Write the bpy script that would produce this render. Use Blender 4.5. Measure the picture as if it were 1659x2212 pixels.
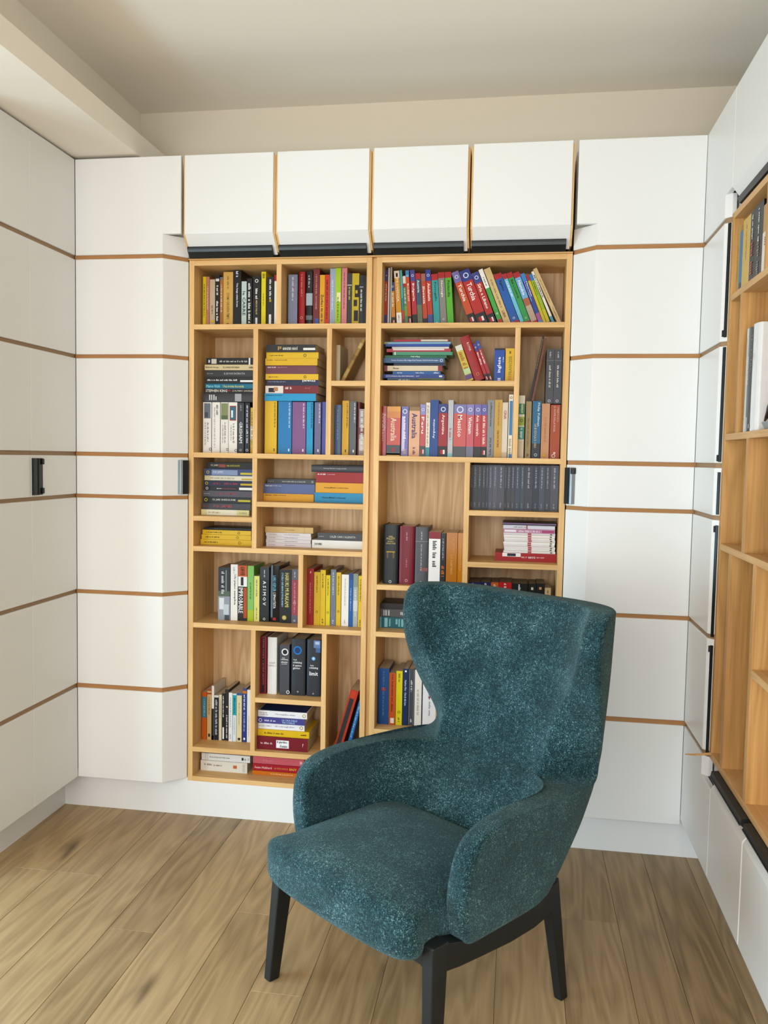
import bpy, math, random
from mathutils import Vector, Matrix

for o in list(bpy.data.objects):
    bpy.data.objects.remove(o)
scene = bpy.context.scene
COL = scene.collection
random.seed(7)

# ------------------------------------------------------------------ camera
IMG_W, IMG_H, FPX = 1659.0, 2212.0, 1836.43
CAM = Vector((1.70994, -3.10857, 1.45138))
YAW, PITCH, ROLL = -0.155195, -0.064053, 0.017975
FW = Vector((math.sin(YAW)*math.cos(PITCH), math.cos(YAW)*math.cos(PITCH), math.sin(PITCH)))
_r = Vector((math.cos(YAW), -math.sin(YAW), 0))
_u = _r.cross(FW)
RT = _r*math.cos(ROLL) + _u*math.sin(ROLL)
UP = _u*math.cos(ROLL) - _r*math.sin(ROLL)
cd = bpy.data.cameras.new('camera')
cd.sensor_fit = 'HORIZONTAL'; cd.sensor_width = 36.0; cd.lens = 36.0*FPX/IMG_W
cd.clip_start = 0.05
cam = bpy.data.objects.new('camera', cd); COL.objects.link(cam)
M = Matrix((RT, UP, -FW)).transposed().to_4x4(); M.translation = CAM
cam.matrix_world = M
scene.camera = cam

# ------------------------------------------------------------------ world, daylight, exposure
w = bpy.data.worlds.new('daylight_world'); scene.world = w; w.use_nodes = True
bg = w.node_tree.nodes['Background']
bg.inputs[0].default_value = (0.80, 0.90, 1.0, 1); bg.inputs[1].default_value = 1.5
def area(name, loc, rot, sx, sy, power, col):
    l = bpy.data.lights.new(name, 'AREA'); l.shape = 'RECTANGLE'; l.size = sx; l.size_y = sy
    l.energy = power; l.color = col
    o = bpy.data.objects.new(name, l); COL.objects.link(o); o.location = loc; o.rotation_euler = rot
    return o
# daylight outside the side window, and an added fill light behind the camera
area('daylight_side_window', (-0.72, -1.80, .68), (0, math.radians(-90), 0), 1.2, 1.5, 60, (0.52, 0.80, 1.0))
area('rear_fill_light', (.90, -4.95, 1.48), (math.radians(90), 0, 0), 2.7, 2.2, 112, (0.97, 0.97, 0.98))  # added soft fill, standing in an invented rear opening
vs = scene.view_settings
vs.view_transform = 'Standard'; vs.look = 'None'; vs.gamma = 1.0; vs.use_curve_mapping = False
vs.exposure = -0.04

# ------------------------------------------------------------------ helpers
def at(u, v, Y):
    """point on the vertical plane at depth Y seen at photograph pixel (u, v)"""
    d = FW + RT*((u-829.5)/FPX) - UP*((v-1106.0)/FPX)
    return CAM + d*((Y-CAM.y)/d.y)
def lin(h):
    h = h.lstrip('#'); c = [int(h[i:i+2], 16)/255 for i in (0, 2, 4)]
    return tuple(x/12.92 if x <= .04045 else ((x+.055)/1.055)**2.4 for x in c)
def link(name, me, mat=None, parent=None):
    o = bpy.data.objects.new(name, me); COL.objects.link(o)
    if mat is not None and me is not None:
        me.materials.clear(); me.materials.append(mat)
    if parent is not None: o.parent = parent
    return o
def empty(name, loc=(0, 0, 0), rz=0.0):
    o = bpy.data.objects.new(name, None); COL.objects.link(o)
    o.location = loc; o.rotation_euler = (0, 0, rz); o.empty_display_size = .05
    return o
def tag(o, label, cat, group=None):
    if len(label.split()) > 16: label = ' '.join(x for x in label.split() if x not in ('the', 'a'))
    n = len(label.split())
    if not 4 <= n <= 16: print('LABEL', n, label)
    o['label'] = label; o['category'] = cat
    if group: o['group'] = group
    return o
def structure(o): o['kind'] = 'structure'; return o
def pyd(verts, faces, smooth=False):
    me = bpy.data.meshes.new('m'); me.from_pydata([tuple(v) for v in verts], [], faces); me.update()
    if smooth:
        for p in me.polygons: p.use_smooth = True
    return me
def box_data(x0, x1, y0, y1, z0, z1):
    v = [(x0,y0,z0),(x1,y0,z0),(x1,y1,z0),(x0,y1,z0),(x0,y0,z1),(x1,y0,z1),(x1,y1,z1),(x0,y1,z1)]
    f = [(0,3,2,1),(4,5,6,7),(0,1,5,4),(1,2,6,5),(2,3,7,6),(3,0,4,7)]
    return v, f
def box(name, x0, x1, y0, y1, z0, z1, mat, parent=None, bevel=0):
    if x0 > x1: x0, x1 = x1, x0
    if y0 > y1: y0, y1 = y1, y0
    o = link(name, pyd(*box_data(x0, x1, y0, y1, z0, z1)), mat, parent)
    if bevel: bev(o, bevel)
    return o
def bev(o, w, seg=1):
    m = o.modifiers.new('bevel', 'BEVEL'); m.width = w; m.segments = seg; m.limit_method = 'ANGLE'
    return o
def fix_normals(me):
    import bmesh
    b = bmesh.new(); b.from_mesh(me); bmesh.ops.recalc_face_normals(b, faces=b.faces); b.to_mesh(me); b.free()
    return me
def prism(name, poly, axis, a, b, mat, parent=None, bevel=0):
    """extrude a polygon; axis 'z': poly=(x,y); 'x': poly=(y,z); 'y': poly=(x,z)"""
    def P(p, t):
        return (p[0], p[1], t) if axis == 'z' else ((t, p[0], p[1]) if axis == 'x' else (p[0], t, p[1]))
    n = len(poly)
    v = [P(p, a) for p in poly] + [P(p, b) for p in poly]
    f = [tuple(range(n)), tuple(range(2*n-1, n-1, -1))] + [(i, (i+1) % n, n+(i+1) % n, n+i) for i in range(n)]
    o = link(name, fix_normals(pyd(v, f)), mat, parent)
    if bevel: bev(o, bevel)
    return o

# ------------------------------------------------------------------ materials
def newmat(name):
    m = bpy.data.materials.new(name); m.use_nodes = True
    nt = m.node_tree
    return m, nt, nt.nodes['Principled BSDF']
def setp(b, **k):
    for key, v in k.items():
        n = key.replace('_', ' ')
        if n in b.inputs: b.inputs[n].default_value = v
def plain(name, hexcol, rough=.5, var=.05, scale=12., bump=0., metallic=0., spec=.5):
    m, nt, b = newmat(name)
    c = lin(hexcol) if isinstance(hexcol, str) else hexcol
    setp(b, Roughness=rough, Metallic=metallic); b.inputs['Specular IOR Level'].default_value = spec
    tc = nt.nodes.new('ShaderNodeTexCoord'); n = nt.nodes.new('ShaderNodeTexNoise')
    n.inputs['Scale'].default_value = scale; n.inputs['Detail'].default_value = 3
    mx = nt.nodes.new('ShaderNodeMix'); mx.data_type = 'RGBA'
    mx.inputs[6].default_value = (*[x*(1-var) for x in c], 1); mx.inputs[7].default_value = (*[min(1, x*(1+var)) for x in c], 1)
    nt.links.new(tc.outputs['Object'], n.inputs['Vector']); nt.links.new(n.outputs['Fac'], mx.inputs[0])
    nt.links.new(mx.outputs[2], b.inputs['Base Color'])
    if bump:
        bp = nt.nodes.new('ShaderNodeBump'); bp.inputs['Strength'].default_value = bump; bp.inputs['Distance'].default_value = .002
        nt.links.new(n.outputs['Fac'], bp.inputs['Height']); nt.links.new(bp.outputs[0], b.inputs['Normal'])
    return m
def oak(name, axis, c1, c2, rough=.5, fine=1.0, contrast=.5, perobj=0.0, coord='Object', knots=False, cath=.35):
    """oak: long streaks along axis, cathedral figure, fine pores"""
    m, nt, b = newmat(name); N = nt.nodes.new; L = nt.links.new
    setp(b, Roughness=rough); b.inputs['Specular IOR Level'].default_value = .35
    tc = N('ShaderNodeTexCoord'); mp = N('ShaderNodeMapping')
    oi = N('ShaderNodeObjectInfo')
    L(tc.outputs[coord], mp.inputs['Vector'])
    off = N('ShaderNodeVectorMath'); off.operation = 'SCALE'; off.inputs[0].default_value = (7.3, 3.1, 5.7); 
    L(oi.outputs['Random'], off.inputs['Scale'])
    L(off.outputs[0], mp.inputs['Location'])
    def stretched(across, along):
        s = N('ShaderNodeVectorMath'); s.operation = 'MULTIPLY'
        s.inputs[1].default_value = tuple(along if i == 'xyz'.index(axis) else across for i in range(3))
        L(mp.outputs[0], s.inputs[0]); return s
    # cathedral figure: distorted bands
    s1 = stretched(9, .9); n1 = N('ShaderNodeTexNoise'); n1.inputs['Scale'].default_value = 1.0; n1.inputs['Detail'].default_value = 2
    L(s1.outputs[0], n1.inputs['Vector'])
    mu = N('ShaderNodeMath'); mu.operation = 'MULTIPLY'; mu.inputs[1].default_value = 9.0; L(n1.outputs['Fac'], mu.inputs[0])
    fr = N('ShaderNodeMath'); fr.operation = 'PINGPONG'; fr.inputs[1].default_value = .5; L(mu.outputs[0], fr.inputs[0])
    # fine streaks
    s2 = stretched(160*fine, 3.0); n2 = N('ShaderNodeTexNoise'); n2.inputs['Scale'].default_value = 1.0; n2.inputs['Detail'].default_value = 4
    n2.inputs['Roughness'].default_value = .65
    L(s2.outputs[0], n2.inputs['Vector'])
    # broad tone
    s3 = stretched(5, .8); n3 = N('ShaderNodeTexNoise'); n3.inputs['Scale'].default_value = 1.0; n3.inputs['Detail'].default_value = 3
    L(s3.outputs[0], n3.inputs['Vector'])
    a1 = N('ShaderNodeMath'); a1.operation = 'MULTIPLY_ADD'; a1.inputs[1].default_value = cath*2; L(fr.outputs[0], a1.inputs[0])
    a1.inputs[2].default_value = 0
    a2 = N('ShaderNodeMath'); a2.operation = 'MULTIPLY_ADD'; a2.inputs[1].default_value = .55; L(n2.outputs['Fac'], a2.inputs[0]); L(a1.outputs[0], a2.inputs[2])
    a3 = N('ShaderNodeMath'); a3.operation = 'MULTIPLY_ADD'; a3.inputs[1].default_value = .45; L(n3.outputs['Fac'], a3.inputs[0]); L(a2.outputs[0], a3.inputs[2])
    last = a3
    if perobj:
        a4 = N('ShaderNodeMath'); a4.operation = 'MULTIPLY_ADD'; a4.inputs[1].default_value = perobj; L(oi.outputs['Random'], a4.inputs[0]); L(a3.outputs[0], a4.inputs[2])
        last = a4
    r = N('ShaderNodeMapRange'); r.inputs['From Min'].default_value = .5 - .5*contrast + cath*.3; r.inputs['From Max'].default_value = .5 + .5*contrast + cath*.7 + perobj*.6
    L(last.outputs[0], r.inputs['Value'])
    mx = N('ShaderNodeMix'); mx.data_type = 'RGBA'
    mx.inputs[6].default_value = (*lin(c1), 1); mx.inputs[7].default_value = (*lin(c2), 1)
    L(r.outputs[0], mx.inputs[0]); outc = mx.outputs[2]
    if knots:
        s4 = stretched(4.2, 1.5); vo = N('ShaderNodeTexVoronoi'); vo.inputs['Scale'].default_value = 1.0; vo.inputs['Randomness'].default_value = 1
        wn = N('ShaderNodeTexNoise'); wn.inputs['Scale'].default_value = 2.5; L(s4.outputs[0], wn.inputs['Vector'])
        ad = N('ShaderNodeVectorMath'); ad.operation = 'MULTIPLY_ADD'; ad.inputs[1].default_value = (.35, .35, .35); L(wn.outputs['Color'], ad.inputs[0]); L(s4.outputs[0], ad.inputs[2])
        L(ad.outputs[0], vo.inputs['Vector'])
        kr = N('ShaderNodeMapRange'); kr.inputs['From Min'].default_value = .035; kr.inputs['From Max'].default_value = .20; kr.inputs['To Min'].default_value = 1; kr.inputs['To Max'].default_value = 0
        L(vo.outputs['Distance'], kr.inputs['Value'])
        pw = N('ShaderNodeMath'); pw.operation = 'POWER'; pw.inputs[1].default_value = 2.2; L(kr.outputs[0], pw.inputs[0])
        mk = N('ShaderNodeMix'); mk.data_type = 'RGBA'; mk.inputs[7].default_value = (*lin('4a3620'), 1)
        ks = N('ShaderNodeMath'); ks.operation = 'MULTIPLY'; ks.inputs[1].default_value = .8; L(pw.outputs[0], ks.inputs[0])
        L(ks.outputs[0], mk.inputs[0]); L(outc, mk.inputs[6]); outc = mk.outputs[2]
    L(outc, b.inputs['Base Color'])
    bp = N('ShaderNodeBump'); bp.inputs['Strength'].default_value = .12; bp.inputs['Distance'].default_value = .001
    L(n2.outputs['Fac'], bp.inputs['Height']); L(bp.outputs[0], b.inputs['Normal'])
    return m
WHITE = plain('white_lacquer', 'e4e4e1', .36, .012, 3)
PAINT = plain('ceiling_paint', 'f0e8da', .9, .015, 2)
PAINTW = plain('wall_paint', 'dfd5c2', .9, .015, 2)
OAKZ = oak('oak_upright', 'z', 'eac388', 'c39253', .5, contrast=.42, cath=.12)
OAKX = oak('oak_shelf', 'x', 'eac388', 'c39253', .5, contrast=.42, cath=.12)
OAKY = oak('oak_depth', 'y', 'eac388', 'c39253', .5, contrast=.42, cath=.12)
OAKB = oak('oak_back', 'z', 'e2c197', 'ad8654', .55, contrast=.5, cath=.3)
OAKR = oak('oak_side_bookcase', 'z', 'd8a766', 'a3733a', .5, contrast=.45, cath=.18)
OAKRY = oak('oak_side_shelf', 'y', 'dfb27a', 'b98a50', .5, contrast=.45, cath=.12)
GROOVE = oak('oak_groove', 'x', 'b98654', '9a6c3e', .55, contrast=.8, cath=.1)
GROOVEY = oak('oak_groove_depth', 'y', 'a98a68', '8a6c4c', .55, contrast=.8, cath=.1)
PLANK = oak('oak_plank', 'y', 'c8a87c', '79623f', .42, fine=.8, contrast=.72, perobj=.45, knots=True, cath=.34)
JOINT = plain('floor_joint', '6e573a', .8)
BLACK = plain('black_metal', '2b2e2f', .35, .1, 20, metallic=.6)
ALUD = plain('dark_aluminium', '4c5255', .45, .08, 20, metallic=.5)
ALU = plain('grey_aluminium', '8d9498', .35, .08, 20, metallic=.7)
RUBBER = plain('black_rubber', '0d0d0e', .5)
BLACKWOOD = plain('black_wood', '16191a', .42, .15, 30, spec=.4)
PAPER = plain('paper_pages', 'b6a58c', .85, .12, 400)
PAPERD = plain('paper_pages_old', '8a7962', .85, .12, 400)

def fabric():
    m, nt, b = newmat('teal_boucle'); N = nt.nodes.new; L = nt.links.new
    setp(b, Roughness=.95); b.inputs['Specular IOR Level'].default_value = .15
    if 'Sheen Weight' in b.inputs:
        b.inputs['Sheen Weight'].default_value = .25; b.inputs['Sheen Roughness'].default_value = .5
        b.inputs['Sheen Tint'].default_value = (.5, .75, .78, 1)
    tc = N('ShaderNodeTexCoord')
    n1 = N('ShaderNodeTexNoise'); n1.inputs['Scale'].default_value = 320; n1.inputs['Detail'].default_value = 3; n1.inputs['Roughness'].default_value = .7
    n2 = N('ShaderNodeTexNoise'); n2.inputs['Scale'].default_value = 9; n2.inputs['Detail'].default_value = 4
    n3 = N('ShaderNodeTexNoise'); n3.inputs['Scale'].default_value = 110; n3.inputs['Detail'].default_value = 2
    for n in (n1, n2, n3): L(tc.outputs['Object'], n.inputs['Vector'])
    s = N('ShaderNodeMath'); s.operation = 'MULTIPLY_ADD'; s.inputs[1].default_value = .26; L(n2.outputs['Fac'], s.inputs[0]); L(n1.outputs['Fac'], s.inputs[2])
    s2 = N('ShaderNodeMath'); s2.operation = 'MULTIPLY_ADD'; s2.inputs[1].default_value = .25; L(n3.outputs['Fac'], s2.inputs[0]); L(s.outputs[0], s2.inputs[2])
    cr = N('ShaderNodeValToRGB'); e = cr.color_ramp.elements
    e[0].position = .62; e[0].color = (*lin('06171b'), 1)
    e[1].position = .96; e[1].color = (*lin('86a3a5'), 1)
    k = e.new(.76); k.color = (*lin('1a3a40'), 1)
    k = e.new(.86); k.color = (*lin('33575d'), 1)
    L(s2.outputs[0], cr.inputs[0]); L(cr.outputs[0], b.inputs['Base Color'])
    bp = N('ShaderNodeBump'); bp.inputs['Strength'].default_value = .8; bp.inputs['Distance'].default_value = .003
    L(n1.outputs['Fac'], bp.inputs['Height']); L(bp.outputs[0], b.inputs['Normal'])
    return m
FABRIC = fabric()
_cols = {}
def colmat(h, rough=.42):
    k = (h, rough)
    if k not in _cols:
        c = lin(h); g = .3*c[0]+.59*c[1]+.11*c[2]
        f = (.70 + .16*min(1, max(0, min(c))/.6))*(.55+.45*min(1, g/.06))
        c = tuple(max(.003, min(1, (g+(x-g)*1.12)*f)) for x in c)
        _cols[k] = plain('print_'+h, c, rough, .05, 25, spec=.28)
    return _cols[k]

# ------------------------------------------------------------------ room shell
ZC = 2.90                                   # ceiling
structure(box('ceiling', -.75, 2.95, -5.0, .55, ZC, ZC+.1, PAINT))
structure(box('wall_back', -.75, 2.95, .42, .55, 0, ZC, PAINTW))
structure(box('wall_right', 2.82, 2.95, -5.0, .42, 0, ZC, PAINTW))
def wall_with_opening(name, axis, p0, p1, a0, a1, o0, o1, oz0, oz1):
    root = structure(empty(name))
    def B(s0, s1, z0, z1):
        if s1-s0 < 1e-4 or z1-z0 < 1e-4: return
        if axis == 'x': box('wall_piece', p0, p1, s0, s1, z0, z1, PAINTW, root)
        else: box('wall_piece', s0, s1, p0, p1, z0, z1, PAINTW, root)
    B(a0, o0, 0, ZC); B(o1, a1, 0, ZC); B(o0, o1, 0, oz0); B(o0, o1, oz1, ZC)
    return root
wall_with_opening('wall_left', 'x', -.75, -.62, -5.0, .42, -2.60, -1.00, .05, 1.32)
wall_with_opening('wall_front', 'y', -5.0, -4.86, -.62, 2.82, -.5, 2.3, .35, 2.62)  # opening cut in the rear wall to let the added fill in
def window(name, axis, p, o0, o1, z0, z1):
    root = structure(empty(name))
    t = .05
    def B(s0, s1, za, zb):
        if axis == 'x': box('window_frame', p-.03, p+.03, s0, s1, za, zb, WHITE, root)
        else: box('window_frame', s0, s1, p-.03, p+.03, za, zb, WHITE, root)
    B(o0, o0+t, z0, z1); B(o1-t, o1, z0, z1); B(o0+t, o1-t, z0, z0+t); B(o0+t, o1-t, z1-t, z1)
    mid = (o0+o1)/2; B(mid-t/2, mid+t/2, z0+t, z1-t)
window('window_1', 'x', -.685, -2.60, -1.00, .05, 1.32)
window('added_rear_window', 'y', -4.93, -.5, 2.3, .35, 2.62)  # unseen rear window, added to frame the fill light
# dropped ceiling box above the left cabinets and the upper wall behind it
structure(box('trim_1', -.62, .255, -4.86, .42, 2.579, 2.662, PAINT))
structure(box('trim_2', -.62, .075, -4.86, .42, 2.662, ZC, PAINT))

# floor of oak planks
floor = structure(box('floor', -.75, 2.95, -5.0, .55, -.06, -.004, JOINT))
XE = [-.62, -.45, -.29, -.145, .005, .165, .341, .512, .660, .863, 1.030, 1.177, 1.376, 1.530, 1.687, 1.873, 2.060, 2.202, 2.36, 2.52, 2.67, 2.82]
joints = {5: [-.456], 4: [-.456], 7: [-.752], 9: [-.59], 10: [-.968], 13: [-1.55], 15: [-.43], 8: [-1.9], 11: [-2.0], 12: [-2.4], 6: [-1.7], 16: [-1.6], 14: [-2.2]}
for i in range(len(XE)-1):
    ys = [.42] + joints.get(i, [-1.2-.37*(i % 5)]) + [-3.1-.21*(i % 4), -4.86]
    for a, b_ in zip(ys[:-1], ys[1:]):
        g = .0005
        o = box('plank', XE[i]+g, XE[i+1]-g, b_+g, a-g, -.014, 0, PLANK, floor)
        o.location = (0, 0, 0)
        bev(o, .0008)

# plinths
structure(box('baseboard_back', -.10, 2.404, .078, .098, 0, .1535, WHITE))
structure(box('baseboard_left', -.12, -.10, -.62, .098, 0, .1535, WHITE))
structure(box('baseboard_right', 2.404, 2.424, -1.75, .098, 0, .172, WHITE))

# ------------------------------------------------------------------ cabinets
ZT, ZB = 2.5696, .1525
G = [(2.2077, 2.1921), (1.8297, 1.8151), (1.4527, 1.4373), (1.2878, 1.2734), (.9099, .8946), (.5332, .5154)]
ROWS = [(ZT, G[0][0])] + [(G[i][1], G[i+1][0]) for i in range(5)] + [(G[5][1], ZB)]
TH = .018; D = .074                        # panel thickness, recess of the bookcases
e = .0005

def tall_back(name, side, label):
    """column of panels on the back wall; side=+1: chamfer at its +x end, -1: at its -x end"""
    root = tag(empty(name, (0 if side > 0 else 1.96, 0, 0)), label, 'cabinet')
    ox = root.location.x
    if side > 0:
        x0, xf, xe = 0.0+e, .356, .430
        pl = [(x0, 0), (xf, 0), (xe, D), (xe-.006, D+.020), (xf-.008, TH), (x0, TH)]
        gp = [(x0-.006, .007), (xf-.003, .007), (xe-.003, D+.005), (xe-.003, D+.022), (xf-.010, .022), (x0-.006, .022)]
        X = lambda x: x
    else:
        x0, xf, xe = 2.32-e, 1.960, 1.886
        pl = [(x0, 0), (xf, 0), (xe, D), (xe+.006, D+.020), (xf+.008, TH), (x0, TH)]
        gp = [(x0+.006, .007), (xf+.003, .007), (xe+.003, D+.005), (xe+.003, D+.022), (xf+.010, .022), (x0+.006, .022)]
    pl = [(p[0]-ox, p[1]) for p in pl]; gp = [(p[0]-ox, p[1]) for p in gp]
    for k, (zt, zb) in enumerate(ROWS):
        if k == 0:
            xt = (.4285 if side > 0 else 1.8905) - ox; xn = (.3575 if side > 0 else 1.9605) - ox; xs = x0-ox
            poly = [(xs, zb), (xn, zb), (xn, 2.2815), (xt, 2.2815), (xt, zt), (xs, zt)]
            prism('door_panel', poly, 'y', 0, TH, WHITE, root, .0015)
            cp = [(xn, .001), (xn, TH), (xe-ox, D+.02), (xe-ox, D)]
            prism('corner_chamfer', cp, 'z', zb, 2.2815, WHITE, root, .001)
        else:
            prism('door_panel', pl, 'z', zb, zt, WHITE, root, .0015)
    for (zu, zl) in G:
        prism('groove_strip', gp, 'z', zl-.004, zu+.004, GROOVE, root)
    cx = [(x0-ox, .026), (xf-ox - side*.02, .026), (xe-ox-side*.004, D+.03), (xe-ox-side*.004, .40), (x0-ox, .40)]
    prism('carcass', cx, 'z', ZB+.002, ZT-.004, WHITE, root)
    # black pull on the chamfer, next to the bookcase
    s = side
    def cp(t, n):    # t along the chamfer from its outer edge 0..1, n proud of it
        return (xf-ox + s*(.074*t) + s*n*.7071, D*t - n*.7071)
    hroot = prism('handle', [cp(.77, -.002), cp(.77, .0135), cp(.97, .0135), cp(.99, .011), cp(.99, -.002)], 'z', 1.2945, 1.4265, RUBBER, root, .0006)
    prism('handle_flange', [cp(.60, -.002), cp(.60, .004), cp(.66, .0125), cp(.765, .0145), cp(.77, .002), cp(.77, -.002)], 'z', 1.2945, 1.4265, ALU, hroot, .0006)
    prism('handle_lip', [cp(.735, .0135), cp(.735, .0165), cp(.78, .0165), cp(.78, .0135)], 'z', 1.2948, 1.4262, BLACK, hroot)
    if s < 0:
        prism('handle_cap', [cp(.57, .0), cp(.57, .008), cp(.64, .0155), cp(.70, .0155), cp(.70, .012), cp(.64, .0)], 'z', 1.404, 1.4255, RUBBER, hroot, .001)
    return root
tall_back('tall_cabinet', 1, 'tall white panelled cabinet between the narrow corner cabinet and the novel bookcase')
tall_back('tall_cabinet', -1, 'tall white panelled cabinet between travel bookcase and corner, behind the armchair')

def tall_left(name, y0, y1, label, withhandle):
    root = tag(empty(name, (0, (y0+y1)/2, 0)), label, 'cabinet'); oy = root.location.y
    for zt, zb in ROWS:
        box('door_panel', -TH, 0, y0-oy+e, y1-oy-e, zb, zt, WHITE, root, .0015)
    for zu, zl in G:
        box('groove_strip', -.024, -.007, y0-oy+.0004, y1-oy+(.006 if y1 == 0 else -.0004), zl-.004, zu+.004, GROOVEY, root)
    box('carcass', -.60, -.026, y0-oy+.002, y1-oy-.002, ZB+.002, ZT-.004, WHITE, root)
    if withhandle:
        h0 = y0 - oy + .002
        hr = box('handle', -.001, .010, h0, h0+.033, 1.2945, 1.4265, BLACK, root, .0006)
        box('handle_lip', .010, .013, h0+.026, h0+.029, 1.2948, 1.4262, BLACK, hr)
        box('handle_back', -.001, .004, h0+.034, h0+.066, 1.2945, 1.4265, BLACK, hr, .0006)
        for za, zb in ((1.404, 1.425), (1.298, 1.319)):
            box('handle_cap', .004, .010, h0+.055, h0+.068, za, zb, RUBBER, hr, .0015)
    return root
tall_left('tall_cabinet', -.3124, 0, 'narrow white corner cabinet carrying a black pull along its open edge', True)
tall_left('tall_cabinet', -.62, -.3124, 'wide white cabinet without a pull beside the narrow corner cabinet', False)

# overhead flap cabinets above the back bookcases
FL = [(.4425, .787), (.8025, 1.147), (1.1635, 1.505), (1.5240, 1.8705)]
FLAB = ['white overhead flap cabinet above first compartments of novel bookcase, beside tall cabinet',
        'white overhead flap cabinet above novel bookcase, next to the bookcase joint',
        'white overhead flap cabinet above travel bookcase, next to the bookcase joint',
        'white overhead flap cabinet above leaning travel guides, beside the tall cabinet']
for i, (xa, xb) in enumerate(FL):
    xm = (xa+xb)/2
    root = tag(empty('overhead_cabinet', (xm, 0, 2.21)), FLAB[i], 'cabinet', 'overhead flap cabinets above the bookcases')
    zo = -2.21
    prof = [(0, ZT+zo), (0, 2.281+zo), (.071, 2.211+zo), (.084, 2.224+zo), (TH, 2.289+zo), (TH, ZT+zo)]
    fl = prism('flap_door', prof, 'x', xa-xm, xb-xm, WHITE, root, .0015)
    def ch(t, n): return (.071*t - n*.7071, 2.281-.070*t - n*.7071 + zo)
    hp = [ch(.56, -.002), ch(.56, .007), ch(.66, .012), ch(1.0, .012), ch(1.03, .004), ch(1.02, -.002)]
    hd = prism('handle', hp, 'x', xa-xm-.004, xb-xm-.013, BLACK, fl, .0008)
    prism('handle_lip', [ch(.60, .0085), ch(.61, .0115), ch(.70, .0150), ch(.72, .012)], 'x', xa-xm-.003, xb-xm-.014, ALUD, hd)
    # oak carcass sides seen in the gaps
    sp = [(.008, ZT-.008+zo), (.008, 2.275+zo), (.062, 2.2205+zo), (.40, 2.2205+zo), (.40, ZT-.008+zo)]
    for xs in (xa-xm-.0068, xb-xm-.0025):
        prism('side_panel', sp, 'x', xs, xs+.0095, OAKZ, root)
    box('top_panel', xa-xm+.003, xb-xm-.003, .03, .40, ZT-.022+zo, ZT-.006+zo, WHITE, root)
# oak ledge between flaps and bookcases
lg = box('ledge', .432, 1.884, .067, .40, 2.1985, 2.2020, OAKX)
tag(lg, 'long thin oak ledge between the overhead flaps and both bookcases', 'ledge')

# ------------------------------------------------------------------ back bookcases
BF, BB = .076, .312                        # front and back planes of the boards
T = .0195
def bookcase(name, x0, x1, label, boards, uprights):
    root = tag(empty(name, ((x0+x1)/2, BF, .141)), label, 'bookcase')
    ox, oy, oz = root.location
    def B(n, a, b, c, d, ya=BF, yb=BB, mat=OAKX): return box(n, a-ox, b-ox, ya-oy, yb-oy, c-oz, d-oz, mat, root, .0006)
    B('side_panel', x0, x0+.0205, .141, 2.198, mat=OAKZ); B('side_panel', x1-.0205, x1, .141, 2.198, mat=OAKZ)
    B('top_panel', x0+.0205, x1-.0205, 2.178, 2.198); B('bottom_panel', x0+.0205, x1-.0205, .141, .160)
    B('back_panel', x0, x1, .141, 2.198, BB, BB+.01, OAKB)
    if x0 < 1: B('filler_strip', x1, x1+.0155, .141, 2.198, .092, .100, OAKZ)
    for a, b, zt in boards: B('shelf', a, b, zt-T, zt)
    for x, za, zb in uprights: B('divider', x, x+.0192, za, zb, mat=OAKZ)
    return root
bookcase('bookcase', .4315, 1.1505, 'oak bookcase of novels and crime stacks, to one side of the armchair',
    [(.452, 1.130, 1.954), (.452, 1.130, 1.458), (.452, 1.130, 1.089), (.452, 1.130, .784), (.452, 1.130, .281),
     (1.0, 1.130, 1.739), (.710, 1.130, 1.271), (.452, .691, 1.209), (.710, .9765, .497)],
    [(.781, 1.954, 2.178), (.691, 1.458, 1.9345), (.9808, 1.458, 1.9345), (.691, 1.089, 1.4385), (.8795, .784, 1.0695), (.691, .281, .7645), (.9765, .281, .7645)])
bookcase('bookcase', 1.168, 1.884, 'oak bookcase with travel guides on its upper shelves, behind the armchair',
    [(1.1885, 1.8635, 1.954), (1.1885, 1.8635, 1.458), (1.1885, 1.8635, .784), (1.1885, 1.8635, .404), (1.1885, 1.687, 1.741),
     (1.1885, 1.514, .966), (1.533, 1.8635, 1.260), (1.533, 1.8635, 1.066)],
    [(1.687, 1.458, 1.9345), (1.514, .784, 1.4385), (1.424, .404, .7645)])

# ------------------------------------------------------------------ books
ORD = ['first','second','third','fourth','fifth','sixth','seventh','eighth','ninth','tenth','eleventh','twelfth','thirteenth','fourteenth',
       'fifteenth','sixteenth','seventeenth','eighteenth','nineteenth','twentieth','twenty-first','twenty-second','twenty-third','twenty-fourth','twenty-fifth','twenty-sixth','twenty-seventh','twenty-eighth','twenty-ninth','thirtieth']
def spine_path(t, bulge):
    if bulge <= 0: return [(0, 0), (t, 0)]
    return [(t*(.5-.5*math.cos(math.pi*i/8)), bulge - bulge*math.sin(math.pi*i/8) if False else -0 + bulge*(1-math.sin(math.pi*i/8))) for i in range(9)]
def text_mesh(s):
    cu = bpy.data.curves.new('t', 'FONT'); cu.body = s; cu.size = 1.0; cu.resolution_u = 1; cu.offset = .014
    ob = bpy.data.objects.new('t', cu)
    me = bpy.data.meshes.new_from_object(ob)
    bpy.data.objects.remove(ob); bpy.data.curves.remove(cu)
    vs_ = [v.co.copy() for v in me.vertices]; fs = [tuple(p.vertices) for p in me.polygons]
    bpy.data.meshes.remove(me)
    return vs_, fs
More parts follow.
